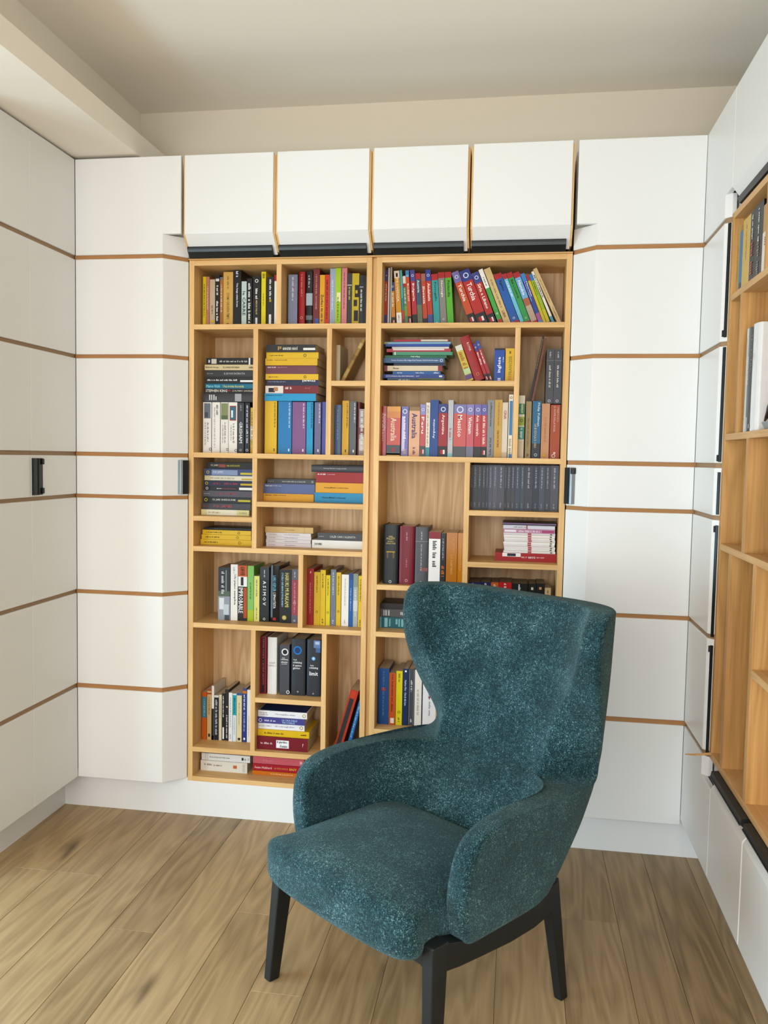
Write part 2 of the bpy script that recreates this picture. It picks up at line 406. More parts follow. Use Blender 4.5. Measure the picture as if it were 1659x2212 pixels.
def dashes(rng, L, hgt):
    """word-like runs of tiny strokes for print too small to read"""
    v = []; f = []; x = 0
    while x < L:
        for k in range(rng.randint(2, 8)):
            if x > L: break
            wd = hgt*rng.uniform(.28, .5); lo = 0; hi = hgt*rng.choice([.7, .7, 1.0])
            n = len(v)
            v += [Vector((x, lo, 0)), Vector((x+wd*.6, lo, 0)), Vector((x+wd*.6, hi, 0)), Vector((x, hi, 0))]; f.append((n, n+1, n+2, n+3))
            x += wd
        x += hgt*.55
    return v, f
def lettering(spec, t, h, bulge, rng, parent):
    s, z0, z1, hf, col, dr = spec[:6]
    xc = spec[6] if len(spec) > 6 else .5
    if dr == 'h': L = hf*t; H = (z1-z0)*h
    else: L = (z1-z0)*h; H = hf*t
    if s.startswith('~'):
        v, f = dashes(rng, L, H)
    else: v, f = text_mesh(s)
    if not v: return
    mnx = min(p.x for p in v); mxx = max(p.x for p in v); mny = min(p.y for p in v); mxy = max(p.y for p in v)
    sx = L/max(1e-6, mxx-mnx); sy = H/max(1e-6, mxy-mny)
    y = -.0013
    out = []
    for p in v:
        a = (p.x-mnx)*sx; b = (p.y-mny)*sy
        if dr == 'd': q = (xc*t + b - H/2, y, z1*h - a)
        elif dr == 'u': q = (xc*t - (b - H/2), y, z0*h + a)
        else: q = (xc*t - L/2 + a, y, z0*h + b)
        out.append(q)
    link('title_lettering', pyd(out, f), colmat(col, .5), parent)
def ring(parent, t, h, zf, col, rf=.30, xc=.5, fill=None):
    r = rf*t; n = 16; v = []; f = []
    for i in range(n):
        a = 2*math.pi*i/n
        v.append((xc*t+r*math.cos(a), -.0016, zf*h+r*math.sin(a))); v.append((xc*t+.68*r*math.cos(a), -.0016, zf*h+.68*r*math.sin(a)))
    for i in range(n):
        j = (i+1) % n; f.append((2*i, 2*j, 2*j+1, 2*i+1))
    o = link('emblem', pyd(v, f), colmat(col, .5), parent)
    if fill:
        v2 = [(xc*t+.66*r*math.cos(2*math.pi*i/n), -.0015, zf*h+.66*r*math.sin(2*math.pi*i/n)) for i in range(n)]
        link('emblem', pyd(v2, [tuple(range(n))]), colmat(fill, .5), parent)
    return o
NB = [0]
def book(t, h, d, col, k, label, group):
    """upright book, spine on local y=0, x 0..t, z 0..h. returns the root"""
    NB[0] += 1
    rng = random.Random(NB[0]*13+5)
    hard = k.get('hard', False); bulge = k.get('bulge', .004 if hard else 0.0)
    if t < .012: bulge = 0
    c = min(.0022 if hard else .0009, t*.2)
    sp = spine_path(t, bulge)
    O = [(0, d)] + sp + [(t, d)]
    I = [(c, d)] + [(min(max(x, c), t-c), y+c) for x, y in sp] + [(t-c, d)]
    n = len(O)
    v = [(*p, 0) for p in O] + [(*p, h) for p in O] + [(*p, 0) for p in I] + [(*p, h) for p in I]
    f = []
    for i in range(n-1):
        f += [(i, i+1, n+i+1, n+i), (2*n+i+1, 2*n+i, 3*n+i, 3*n+i+1), (n+i, n+i+1, 3*n+i+1, 3*n+i), (i+1, i, 2*n+i, 2*n+i+1)]
    f += [(0, n, 3*n, 2*n), (n-1, 3*n-1, 4*n-1, 2*n-1)]
    root = link('book' if 'nm' not in k else k['nm'], fix_normals(pyd(v, f)), colmat(col, k.get('rough', .38)))
    tag(root, label, k.get('cat', 'book'), group)
    ins = .0035 if hard else .0005
    pg = box('page_block', c, t-c, c+bulge+.0006, d-ins-.0005, ins if hard else .0004, h-ins, PAPERD if k.get('old') else PAPER, root)
    for (z0, z1, bc) in k.get('b', []):
        m = len(sp)
        vv = [(min(max(x, .0002), t-.0002), y-.0004, z0*h) for x, y in sp] + [(min(max(x, .0002), t-.0002), y-.0004, z1*h) for x, y in sp]
        link('spine_band', pyd(vv, [(i, i+1, m+i+1, m+i) for i in range(m-1)]), colmat(bc, k.get('rough', .38)), root)
    for q, (x0, x1, z0, z1, bc) in enumerate(k.get('p', [])):      # printed patches
        yq = -.0006-.00012*q
        link('printed_patch', pyd([(x0*t, yq, z0*h), (x1*t, yq, z0*h), (x1*t, yq, z1*h), (x0*t, yq, z1*h)], [(0, 1, 2, 3)]), colmat(bc, .42), root)
    for s in k.get('t', []): lettering(s, t, h, bulge, rng, root)
    for r in k.get('e', []): ring(root, t, h, *r)
    if 'top' in k:                                    # front board seen from above when lying down
        link('cover_print', pyd([(-.0003, .004, .004), (-.0003, d-.004, .004), (-.0003, d-.004, h-.004), (-.0003, .004, h-.004)], [(0, 1, 2, 3)]), colmat(k['top'], .4), root)
    return root
ROWTOP = {}
def row(key, zoom, yb, Ys, zs, where, books, group=None, x_min=None, x_max=None, start=0, d0=.135):
    x0, y0, sc = zoom
    last = x_min if x_min is not None else -9
    tops = []; prevang = 0.0; prevh = 0.0
    for i, bk in enumerate(books):
        xl, xr, yt, col, n, k = bk
        XL = at(x0+xl/sc, y0+yb/sc, Ys).x; XR = at(x0+xr/sc, y0+yb/sc, Ys).x
        lean = k.get('lean')
        lab = f"{n}, {ORD[i+start]} from {where[0]}, {where[1]}"
        if 'label' in k: lab = k['label']
        dd = k.get('d', d0 + ((i*37) % 11 - 5)*.0016)
        Y = Ys + k.get('dy', ((i*29) % 7 - 3)*.0012)
        dd = min(dd, BB-.004-Y)
        if lean is None:
            XL = max(XL, last+.0004)
            if x_max is not None: XR = min(XR, x_max-.0006)
            t = max(.004, XR-XL-.0004)
            h = min(at(x0+(xl+xr)/2/sc, y0+yt/sc, Ys).z, 2.1755) - zs
            o = book(t, h, dd, col, k, lab, group); o.location = (XL, Y, zs+.0003)
            last = XL+t; tops.append(zs+.0003+h)
        else:
            # lean = (top-left x, top-left y, thickness px): lowest corner rests on the shelf at xl (left lean) or xr (right lean)
            tl = at(x0+lean[0]/sc, y0+lean[1]/sc, Ys)
            left = lean[0] < xl
            base = at(x0+xl/sc, y0+yb/sc, Ys)
            if left:
                ang = math.atan2(tl.x-XL, tl.z-zs)
                if 'ang' in k: ang = -math.radians(k['ang'])
                h = (tl.z-zs)/math.cos(ang)
                XL = max(XL, last+.0006 + max(0, prevh*(math.tan(-ang)-math.tan(-prevang))))
                prevang, prevh = ang, h*math.cos(ang)
                t = (XR-XL)*math.cos(ang) - .0006
                o = book(max(t, .004), h, dd, col, k, lab, group)
                o.location = (XL, Y, zs+.0003); o.rotation_euler = (0, ang, 0)
                last = XL + max(t, .004)/math.cos(ang)
            else:
                # leaning right: bottom-right corner rests; left bottom corner raised
                t = lean[2]
                ang = lean[3]; h = (tl.z - zs - t*math.sin(ang))/math.cos(ang)
                o = book(t, h, dd, col, k, lab, group)
                px = XL + t*math.cos(ang)          # pivot (bottom right)
                if x_max is not None: px = min(px, x_max - .001 - h*math.sin(ang))
                o.rotation_euler = (0, ang, 0)
                o.location = (px - t*math.cos(ang), Y, zs+.0003 + t*math.sin(ang))
                last = px
    ROWTOP[key] = max(tops) if tops else None
def stack(key, zoom, Ys, zs, where, books, group=None, x_max=None, depth=.135, gap=.0003, x_min=None):
    """books lying flat, listed bottom to top: (xl, xr, y_upper, y_lower, colour, noun, options)"""
    x0, y0, sc = zoom
    z = zs; n = len(books)
    for i, (xl, xr, yu, yl, col, nm, k) in enumerate(books):
        ym = y0+(yu+yl)/2/sc
        XL = at(x0+xl/sc, ym, Ys).x; XR = at(x0+xr/sc, ym, Ys).x
        if x_max is not None: XR = min(XR, x_max)
        if x_min is not None: XL = max(XL, x_min)
        if k.get('to') : XR = k['to']
        t = at(x0+xl/sc, y0+yu/sc, Ys).z - at(x0+xl/sc, y0+yl/sc, Ys).z
        t = max(.004, t)
        lab = f"{nm}, {ORD[n-1-i]} from top of {where}" if 'label' not in k else k['label']
        Y = Ys + k.get('dy', ((i*31) % 7 - 3)*.002)
        dd = min(k.get('d', depth + ((i*17) % 9 - 4)*.002), BB-.004-Y)
        o = book(t, XR-XL, dd, col, k, lab, group)
        z += gap
        o.rotation_euler = (0, math.radians(90), 0)
        o.location = (XL, Y, z+t)
        z += t
    ROWTOP[key] = z
A = (400, 540, 3.95); C2 = (400, 700, 3.95); E3 = (400, 980, 3.95); G4 = (400, 1180, 3.95); H5 = (400, 1350, 3.95)
B1 = (800, 540, 3.77); D2 = (800, 700, 3.77); F3 = (800, 980, 3.77); I4 = (780, 1240, 3.607)
YS = .150
W_ = 'f3efe6'; K_ = '191a1c'
def dn(z0, z1, hf=.34, col='ffffff', dr='d', xc=.5): return ('~', z0, z1, hf, col, dr, xc)

# top shelf of the novel bookcase
GR = 'books on the top shelf of the novel bookcase'
row('n1a', A, 632, YS, 1.954, ('the outer side', 'top shelf of novel bookcase'), [
 (152, 180, 230, 'f2dc28', 'thin yellow paperback', dict(t=[dn(.2, .85, .4, '6b6020')])),
 (180, 208, 230, 'c98a72', 'thin salmon paperback', dict(t=[dn(.35, .8, .35, 'f0d8cc')])),
 (210, 255, 252, 'cdb79b', 'beige paperback with yellow dot', dict(t=[dn(.28, .45, .3, '6a5a48')], e=[(.12, 'e2b92c', .3, .5, 'f0cf3c')])),
 (256, 293, 215, '1d1d20', 'thin black paperback', dict(t=[dn(.62, .8, .4), dn(.12, .5, .45)], p=[(.1, .9, .88, .93, 'd8d8d8')])),
 (295, 322, 232, 'b5763e', 'narrow tan paperback', dict(t=[dn(.3, .85, .4, 'f4e6d2')], b=[(.95, 1, '777777')])),
 (323, 405, 187, 'dfb569', 'thick sand-yellow book', dict(t=[("L'UOMO CHE AVEVA TEMPO", .14, .62, .3, '8a6a36', 'd'), dn(.7, .92, .22, '9c7a42')], p=[(.35, .6, .02, .07, '8a3c22')])),
 (407, 472, 170, '1f2022', 'tall black novel with white lettering', dict(d=.165, t=[('Una lunga estate breve', .35, .77, .3, 'ffffff', 'd'), dn(.88, .98, .3), dn(.01, .04, .3)])),
 (482, 525, 270, 'c3d5cf', 'short pale mint paperback', dict(t=[('le CARRE', .25, .78, .6, '3f5a5a', 'd')])),
 (527, 572, 245, '1b1b1d', 'black paperback with bold white letters', dict(t=[dn(.3, .9, .5, 'f2f2f2'), dn(.08, .27, .4)])),
 (577, 642, 222, '222427', 'black paperback with pale label', dict(t=[dn(.55, .75, .3), ('AMERICAN TABLOID', .24, .53, .22, 'd8c58a', 'd')], p=[(.35, .62, .02, .18, 'dfe3e2')], e=[(.9, 'ffffff', .22)])),
 (648, 686, 186, 'f4e22c', 'tall yellow paperback', dict(t=[dn(.88, .96, .5, '6a6018'), dn(.38, .6, .25, '8a7c20')])),
 (697, 752, 230, '2a2c2b', 'charcoal paperback with white label', dict(t=[dn(.56, .95, .3), dn(.5, .55, .3, 'e0d020')], p=[(.3, .65, .02, .25, 'eceeee')])),
 (757, 781, 212, W_, 'white paperback with red head', dict(b=[(.88, 1, 'b3161c')])),
], GR, .452, .781)
row('n1b', A, 632, YS, 1.954, ('the divider', 'top shelf of novel bookcase'), [
 (880, 957, 212, '8a90ab', 'slate-blue paperback', dict(t=[dn(.5, .95, .2, 'e6e6f0')], p=[(.42, .6, .73, .76, 'b03030')])),
 (965, 1022, 187, 'a5191e', 'red hardback', dict(hard=1, t=[dn(.55, .95, .25, 'd88a80')], e=[(.16, 'd9a090', .2)])),
 (1027, 1085, 180, '2b2c30', 'dark glossy hardback with silver sheen', dict(hard=1, rough=.15, b=[(.38, .6, 'aab4ba'), (.12, .2, '6f7a82')], t=[dn(.7, .92, .25, 'c8c8c8')])),
 (1090, 1143, 162, '7c2c30', 'tall maroon book', dict(t=[('I DOLORI DEL GIOVANE', .3, .9, .22, 'dca8a0', 'd')], p=[(.3, .95, .0, .14, '4a5fb0')])),
 (1145, 1187, 213, 'eeb41c', 'amber yellow paperback', dict(t=[('Zorba', .42, .62, .5, '1c1408', 'd'), dn(.1, .4, .4, '5a3c10')])),
 (1187, 1228, 210, 'd1462b', 'red-orange paperback', dict(t=[dn(.15, .9, .35, '6a1c10')])),
 (1230, 1278, 155, 'a3aec0', 'tall pale blue-grey book', dict(t=[dn(.3, .8, .25, 'e8ecf2')])),
 (1280, 1328, 150, 'b3d348', 'tall lime green book', dict(t=[dn(.1, .5, .3, '5a7a20')], p=[(.25, .95, .42, .58, 'efe9b0')])),
 (1332, 1378, 152, 'd9898b', 'tall pink book', dict(t=[dn(.3, .92, .25, '8e4a4c')])),
 (1380, 1420, 200, '38393b', 'charcoal paperback', dict(t=[dn(.5, .74, .4, 'd8c870')], b=[(.77, .785, 'cfcfcf')])),
 (1420, 1480, 200, 'd3b81e', 'yellow book with black shapes', dict(p=[(.3, .9, .1, .3, K_), (.25, .75, .38, .5, K_), (.4, 1, .55, .78, K_), (.5, .8, .62, .68, 'd3b81e')])),
 (1482, 1518, 215, '2c2d30', 'dark grey paperback', dict(t=[dn(.3, .72, .35)], b=[(.76, .775, 'bbbbbb')])),
 (1518, 1548, 218, '17181b', 'plain black paperback', dict()),
], GR, .801, 1.1295)

# travel guides, top shelf
GR = 'travel guides on the top shelf of the travel bookcase'
WH = ('the side panel', 'top shelf of travel bookcase')
def lp(top, mid, bot, name, **k):
    d = dict(b=[(.80, 1, top), (.0, .2, bot)], t=[(name, .44, .76, .5, 'fbf3e8', 'd')], e=[(.9, 'dfe4f5', .27)])
    if bot in (K_, '141416'): d['p'] = [(.25, .55, .05, .13, 'c8202a'), (.55, .75, .05, .13, 'f2f2f2')]
    d.update(k); return d
row('t1', B1, 590, YS, 1.954, WH, [
 (106, 136, 165, 'c8442c', 'slim red guide, blue ends', lp('2b3a86', 0, '2b3a86', 'Creta')),
 (140, 153, 148, 'd9d6cc', 'thin pale leaflet', dict(d=.11, cat='leaflet', nm='leaflet')),
 (158, 170, 122, 'b9b6aa', 'thin folded grey map', dict(d=.10, cat='map', nm='folded_map')),
 (175, 206, 265, 'e0922c', 'short orange guide, blue head', dict(lean=(160, 265), ang=2.5, **lp('2b3a86', 0, K_, '~'))),
 (212, 260, 172, 'e3a43c', 'wide orange guide, cream head', dict(lean=(182, 172), ang=4.2, b=[(.87, 1, 'f1e2cc'), (0, .24, 'f3efe6')], t=[('PROVENZA', .44, .86, .42, 'fbf3e0', 'd'), ('~', .1, .2, .2, '333333', 'd')], p=[(.3, .7, .89, .96, '2a2622')])),
 (262, 282, 165, '5fb0ae', 'thin teal guide', dict(lean=(235, 165), ang=4.2, b=[(.0, .12, '8a2a24'), (.12, .28, 'c8402c'), (.28, .5, '3a8a90')])),
 (283, 309, 212, '5b8a58', 'thin green illustrated guide', dict(lean=(260, 212), ang=4.2, b=[(.85, 1, 'e6ddd0'), (.78, .85, 'b8302a'), (.2, .4, '7fa048')], t=[dn(.45, .75, .4)])),
 (310, 340, 170, 'd0542e', 'orange-red guide, sky-blue head', lp('3d8fc6', 0, K_, 'Budapest', lean=(285, 170), ang=4.2, b=[(.88, 1, '3d8fc6'), (0, .17, K_)])),
 (347, 386, 167, 'bb2f3a', 'crimson guide, violet head', lp('4a4694', 0, '1e1c22', 'Bulgaria', lean=(318, 167), ang=4.2)),
 (388, 431, 193, '3c5064', 'slate guide, red head', dict(lean=(360, 193), ang=4.2, b=[(.89, 1, 'b8202a'), (.0, .4, '6c7358')], t=[('Austria', .63, .87, .4, 'f0f0ea', 'd')])),
 (433, 470, 195, 'c64a30', 'brick-red guide, dark foot', dict(lean=(405, 195), ang=4.2, b=[(.86, 1, 'a86858'), (0, .14, K_)], t=[('Slovenia', .42, .76, .5, 'fbf3e8', 'd')])),
 (472, 514, 163, 'c23c2c', 'red guide, deep blue head', lp('2c3f9a', 0, '3c549a', 'Andalusia', lean=(440, 163), ang=4.2)),
 (518, 571, 198, '3fa2a0', 'teal guide, red head', dict(lean=(488, 198), ang=4.4, b=[(.88, 1, 'b8202a')], t=[('Portogallo', .47, .84, .42, '1c2c30', 'd')], p=[(.4, .6, .04, .07, 'e8e8e0')])),
 (573, 626, 182, '8d8680', 'grey guide, red head', dict(lean=(535, 182), ang=4.4, b=[(.89, 1, 'b8202a'), (0, .05, 'b8302a')], t=[('Norvegia', .53, .84, .42, 'f4f2ee', 'd')], e=[(.12, 'e8e8e8', .15)])),
 (630, 682, 183, '64b83c', 'bright green guide, red head', dict(lean=(590, 183), ang=4.4, b=[(.89, 1, 'b8202a'), (0, .05, 'b8302a')], t=[('Finlandia', .53, .84, .42, '1c3c20', 'd')])),
 (800, 876, 190, 'd2562a', 'thick orange guide, violet head', lp('7a6eaa', 0, K_, 'Turchia', lean=(645, 190), ang=21)),
 (880, 970, 180, 'bf3028', 'thick red guide, blue head', lp('26388c', 0, K_, 'Turchia', lean=(750, 180), ang=21)),
 (975, 1040, 195, 'bd322c', 'red guide, navy head', lp('3a4690', 0, K_, 'Siria e Libano', lean=(820, 195), ang=21.3, t=[('Siria e Libano', .3, .78, .45, 'fbf3e8', 'd')])),
 (1050, 1090, 165, '4faa50', 'green guide, white upper half', dict(lean=(862, 165), ang=22, b=[(.66, 1, W_)], t=[dn(.7, .86, .3, '444444')], e=[(.2, 'ffffff', .2)], p=[(.1, .9, .02, .1, 'c8372c')])),
 (1095, 1154, 160, 'dcc08c', 'tall parchment-coloured guide', dict(lean=(912, 160), ang=22, t=[('LIBIA', .12, .24, .35, '6a5330', 'd'), dn(.3, .8, .25, '9a8050')])),
 (1158, 1228, 205, '2360b0', 'blue guide, red ends', dict(lean=(1005, 205), ang=22, b=[(.9, 1, 'b8202a'), (0, .06, 'b8202a')], t=[('Egitto', .65, .86, .4, '0e1c40', 'd')], e=[(.12, 'e8eef8', .14)])),
 (1230, 1263, 203, '7cc8e0', 'pale blue guide, red ends', dict(lean=(1072, 203), ang=22, b=[(.9, 1, 'b8202a'), (0, .05, 'b8202a')], t=[dn(.55, .85, .45)])),
 (1265, 1316, 195, '3da054', 'mid-green guide, red ends', dict(lean=(1115, 195), ang=22, b=[(.9, 1, 'b8202a'), (0, .06, 'b8202a')], t=[('Bali e Lombok', .5, .86, .36, '0e2c18', 'd')], e=[(.12, 'e8f8e8', .14)])),
 (1320, 1374, 193, '7db2de', 'sky-blue guide with sandy foot', dict(lean=(1165, 193), ang=22, b=[(.9, 1, 'b8202a'), (.06, .36, 'c0a894'), (.36, .5, 'b0694a'), (0, .06, 'b8202a')], t=[('Namibia', .56, .84, .45, 'ffffff', 'd')])),
 (1378, 1416, 200, '31489c', 'royal blue guide', dict(lean=(1215, 200), ang=22, b=[(.85, 1, '4a8ad0'), (.08, .22, 'b2609a'), (0, .08, '6a8ad0')], t=[('Mauritius,', .54, .84, .36, 'ffffff', 'd', .68), ('Reunion e Seychelles', .46, .84, .24, 'e0e6f8', 'd', .25)])),
 (1418, 1443, 207, 'dcc82a', 'thin yellow guide, red ends', dict(lean=(1262, 207), ang=22, b=[(.88, 1, 'b0303a'), (0, .05, 'b8302a')])),
 (1445, 1476, 205, 'a9c23c', 'yellow-green guide, blue ends', dict(lean=(1280, 205), ang=22, b=[(.88, 1, '3d7fc6'), (0, .06, '3d8fc6'), (.06, .3, 'd8cf3a')], t=[('Singapore', .6, .85, .4, '20300c', 'd')])),
 (1478, 1512, 178, 'ece5d8', 'white guide with blue foot', dict(lean=(1290, 178), ang=23.5, b=[(0, .16, '4fa6c4')], t=[('MYANMAR', .5, .93, .4, '3a342c', 'd')])),
 (1520, 1566, 160, 'dcbf8e', 'large tan map-covered guide', dict(lean=(1310, 160), ang=25.5, t=[('NAMIBIA', .1, .3, .3, 'a98a56', 'd'), dn(.4, .8, .3, 'b89a66')])),
], GR, 1.189, 1.8625)

# second shelf of the novel bookcase
GR = 'novels under the stack of dark thrillers'
row('n2a', C2, 1096, .135, 1.458, ('the outer side', 'row under the dark thriller stack'), [
 (155, 225, 668, 'e9e5e0', 'white spine with grey-blue picture', dict(d=.15, p=[(.12, .9, .68, .98, '6c7580'), (.2, .6, .7, .8, '3f4a54')], t=[dn(.22, .6, .2, '777777', 'd', .6), dn(.15, .6, .18, '999999', 'd', .3)], e=[(.07, '222222', .16, .9)])),
 (230, 298, 668, 'ece9e4', 'white spine with grey letters only', dict(d=.15, t=[dn(.75, .95, .22, '555555', 'd', .65), dn(.1, .9, .2, 'b0aca6', 'd', .35)])),
 (303, 368, 668, 'e8e4dd', 'white spine with green picture', dict(d=.15, p=[(.05, .95, .66, .98, '8a9468'), (.05, .95, .66, .74, '5e6e48')], t=[dn(.2, .6, .2, '777777', 'd', .6), dn(.2, .55, .16, '999999', 'd', .3)], e=[(.07, '222222', .16, .9)])),
 (370, 442, 668, 'ebe8e2', 'white spine with red-framed blue picture', dict(d=.15, p=[(.12, .88, .64, .93, '9c3030'), (.2, .8, .66, .91, '3b7088'), (.3, .5, .7, .84, 'e8f0f0')], t=[dn(.2, .58, .2, '777777', 'd', .6), dn(.25, .55, .16, '999999', 'd', .3)], e=[(.05, '222222', .16, .9)])),
 (447, 500, 672, '3a3e44', 'charcoal spine with large pale name', dict(d=.15, t=[('GRISHAM', .2, .62, .5, 'e8e8e8', 'd'), dn(.84, .95, .22, 'aaaaaa')], e=[(.06, 'c8c8c8', .18)])),
 (507, 548, 672, '1c2438', 'narrow navy spine', dict(d=.15, t=[dn(.2, .95, .35, 'dfe4ee')], e=[(.06, 'e8e8e8', .25)])),
 (553, 582, 713, 'd8b84e', 'thin yellowed paperback', dict(b=[(.3, .6, 'eee3c8'), (0, .12, 'e0a82c')], t=[dn(.2, .9, .5, '7a5a2a')])),
], GR, .452, .691)
stack('n2as', C2, x_min=0.4535, Ys=.135, zs=ROWTOP['n2a'], where='dark thriller stack above white spines', books=[
 (155, 577, 585, 662, '45454a', 'gunmetal hardback with shiny band', dict(hard=1, rough=.2, to=.6895, d=.15, p=[(0.08, .92, .60, .72, 'a8a8ac')], t=[dn(.12, .18, .6, 'cfcfcf', 'u'), dn(.2, .26, .6, 'cfcfcf', 'u')])),
 (163, 577, 545, 582, K_, 'black paperback with big white name', dict(to=.6895, t=[('STEPHEN KING', .03, .44, .62, 'e4e0d8', 'u'), ("L'ULTIMO CAVALIERE", .54, .97, .35, 'd4ccc4', 'u')], p=[(.3, .6, .45, .5, 'a02028')])),
 (168, 577, 500, 542, '197c9c', 'teal paperback', dict(to=.6895, t=[('Marco Vichi', .02, .28, .55, 'a8ecf4', 'u'), ('Una brutta faccenda', .34, .74, .5, 'e4e08a', 'u')])),
 (170, 577, 440, 498, '202124', 'black paperback with white label', dict(to=.6895, t=[dn(.05, .62, .22, 'ffffff', 'u')], p=[(.5, .78, .68, 1.0, 'f0f0f0')])),
 (172, 577, 383, 437, '3d3f42', 'grey-black paperback', dict(to=.6895, t=[('IL BUON PATRIOTA', .36, .76, .32, 'bdbdbd', 'u'), dn(.03, .14, .12, 'bdbdbd', 'u')], e=[(.94, 'e0c8b8', .14)])),
 (170, 577, 332, 378, 'd9c7a0', 'cream paperback', dict(to=.6895, t=[('Elizabeth George', .02, .27, .32, '4c3e28', 'u'), ('IL LUNGO RITORNO', .36, .67, .3, '3a2e1c', 'u'), dn(.85, .97, .35, '7a6844', 'u')])),
 (180, 577, 270, 328, '1e1e20', 'black paperback with pale bust', dict(to=.6895, t=[dn(.26, .8, .25, 'd8d8d8', 'u')], p=[(.15, .85, .1, .2, 'cfc8bc'), (.3, .7, .04, .07, 'd8d8d8'), (0, 1, .83, .86, 'e8e8e8'), (0, 1, .93, .96, 'e8e8e8')])),
], group='dark thrillers stacked above the white spines')
GR = 'thick coloured hardbacks under the yellow stack'
row('n2b', C2, 1108, .125, 1.458, ('the divider', 'under the mostly yellow stack'), [
 (680, 782, 657, 'f0c40e', 'thick yellow book', dict(d=.16, t=[dn(.5, .97, .12, '7a5c10', 'd', .85)], p=[(.74, .84, .05, .1, '7a5c10')])),
 (793, 907, 660, '1180bb', 'thick blue book', dict(d=.16, t=[dn(.5, .97, .11, 'd8ecf8', 'd', .85)], p=[(.76, .86, .05, .1, 'd8ecf8')])),
 (912, 1027, 665, '86598b', 'thick violet book', dict(d=.16, t=[dn(.5, .97, .11, 'ecd8ec', 'd', .85)], p=[(.76, .86, .05, .1, 'ecd8ec')])),
 (1032, 1088, 665, '1a9fcd', 'slim cyan book', dict(d=.16, t=[dn(.5, .97, .2, '0c4a66', 'd', .8)])),
 (1100, 1155, 668, '6c6a8e', 'slim slate-purple book', dict(d=.16, t=[dn(.6, .97, .2, 'e4e4f0', 'd', .78)], p=[(.5, .7, .05, .1, 'e4e4f0')])),
 (1163, 1210, 665, '4c55a2', 'slim indigo book', dict(d=.16)),
], GR, .711, .980)
stack('n2bs', C2, x_min=0.7115, Ys=.122, zs=ROWTOP['n2b'], where='mostly yellow stack on coloured spines', books=[
 (682, 1118, 588, 650, '129fd2', 'cyan book', dict(d=.16, t=[dn(.03, .14, .16, '0c3a50', 'u', .25), dn(.15, .35, .12, '0c5a80', 'u', .25)])),
 (685, 1135, 512, 580, '7c1e26', 'dark red book with sleeping figure', dict(d=.17, p=[(.05, .98, .0, .34, 'e6dcd4'), (.3, .85, .06, .18, '1c1414'), (.2, .7, .16, .24, 'c08a62')], t=[dn(.38, .5, .3, 'f2e8e0', 'u', .3), dn(.75, .85, .12, 'd08088', 'u', .3)])),
 (690, 1143, 460, 508, '2c2c52', 'navy book with white word', dict(d=.17, t=[('maxi', .68, .92, .4, 'ffffff', 'd', .18), dn(.03, .36, .16, 'b8b8d0', 'u', .3)])),
 (688, 1137, 403, 452, 'f2c612', 'slim yellow book below maroon', dict(d=.15, t=[dn(.06, .24, .22, '6a5010', 'u')], e=[(.75, '7a6010', .24)])),
 (685, 1120, 328, 400, '74404e', 'maroon book', dict(d=.165, t=[dn(.04, .2, .14, 'ffffff', 'u', .2), dn(.24, .42, .12, 'd0a0ac', 'u', .2)])),
 (687, 1130, 268, 325, 'efc013', 'yellow book above the maroon', dict(d=.155, t=[dn(.03, .14, .14, '5a4408', 'u', .22), dn(.18, .42, .12, '7a6010', 'u', .22)])),
 (692, 1137, 210, 264, 'f3c90f', 'yellow book below the black', dict(d=.155, t=[dn(.06, .32, .16, '5a4408', 'u')], e=[(.74, '7a6010', .24)])),
 (695, 1118, 143, 206, '2b2a2b', 'black hardback, upside-down name', dict(d=.15, t=[('JOHN GRISHAM', .34, .64, .5, 'f0ece4', 'd'), dn(.24, .31, .5, 'c8a860', 'd')], p=[(.45, .75, .75, .99, 'e8e6e0')])),
], group='mostly yellow stack on the coloured hardbacks')
row('n2c', C2, 478, .150, 1.739, ('the divider', 'cubby with a leaning marbled book'), [
 (1262, 1322, 180, 'cdbfa2', 'old cream clothbound book', dict(hard=1, old=1, d=.14)),
 (1325, 1390, 120, 'a8844e', 'marbled old book leaning over', dict(hard=1, old=1, lean=(1500, 120, .016, math.radians(27)), d=.13, b=[(.1, .3, 'c2a468'), (.5, .62, '8a6a3a'), (.78, .9, 'c8ae78')])),
], 'old books in the small cubby', 1.0, 1.130)
row('n2d', C2, 1113, .140, 1.458, ('the divider', 'row below the small cubby'), [
 (1253, 1332, 690, '5d7396', 'blue-grey curved spine', dict(hard=1, t=[dn(.3, .9, .2, '9ab0cc')])),
 (1337, 1394, 655, 'f0bf14', 'tall yellow spine', dict(t=[dn(.5, .95, .2, '6a5010', 'd', .75)], p=[(.45, .65, .05, .1, '6a5010')])),
 (1397, 1455, 660, '63666a', 'grey spine', dict(t=[dn(.6, .97, .2, 'e8e8e8', 'd', .8)], p=[(.55, .75, .05, .1, 'e8e8e8')])),
 (1458, 1478, 662, '7c1420', 'thin dark red book set back', dict(dy=.02, d=.13)),
 (1480, 1535, 725, 'a79a96', 'short grey-red patterned paperback', dict(b=[(.1, .35, 'c9beb6'), (.45, .6, '7c4a4a')], t=[dn(.1, .95, .5, 'efe8e2')])),
], 'books below the small cubby', 1.0, 1.130)

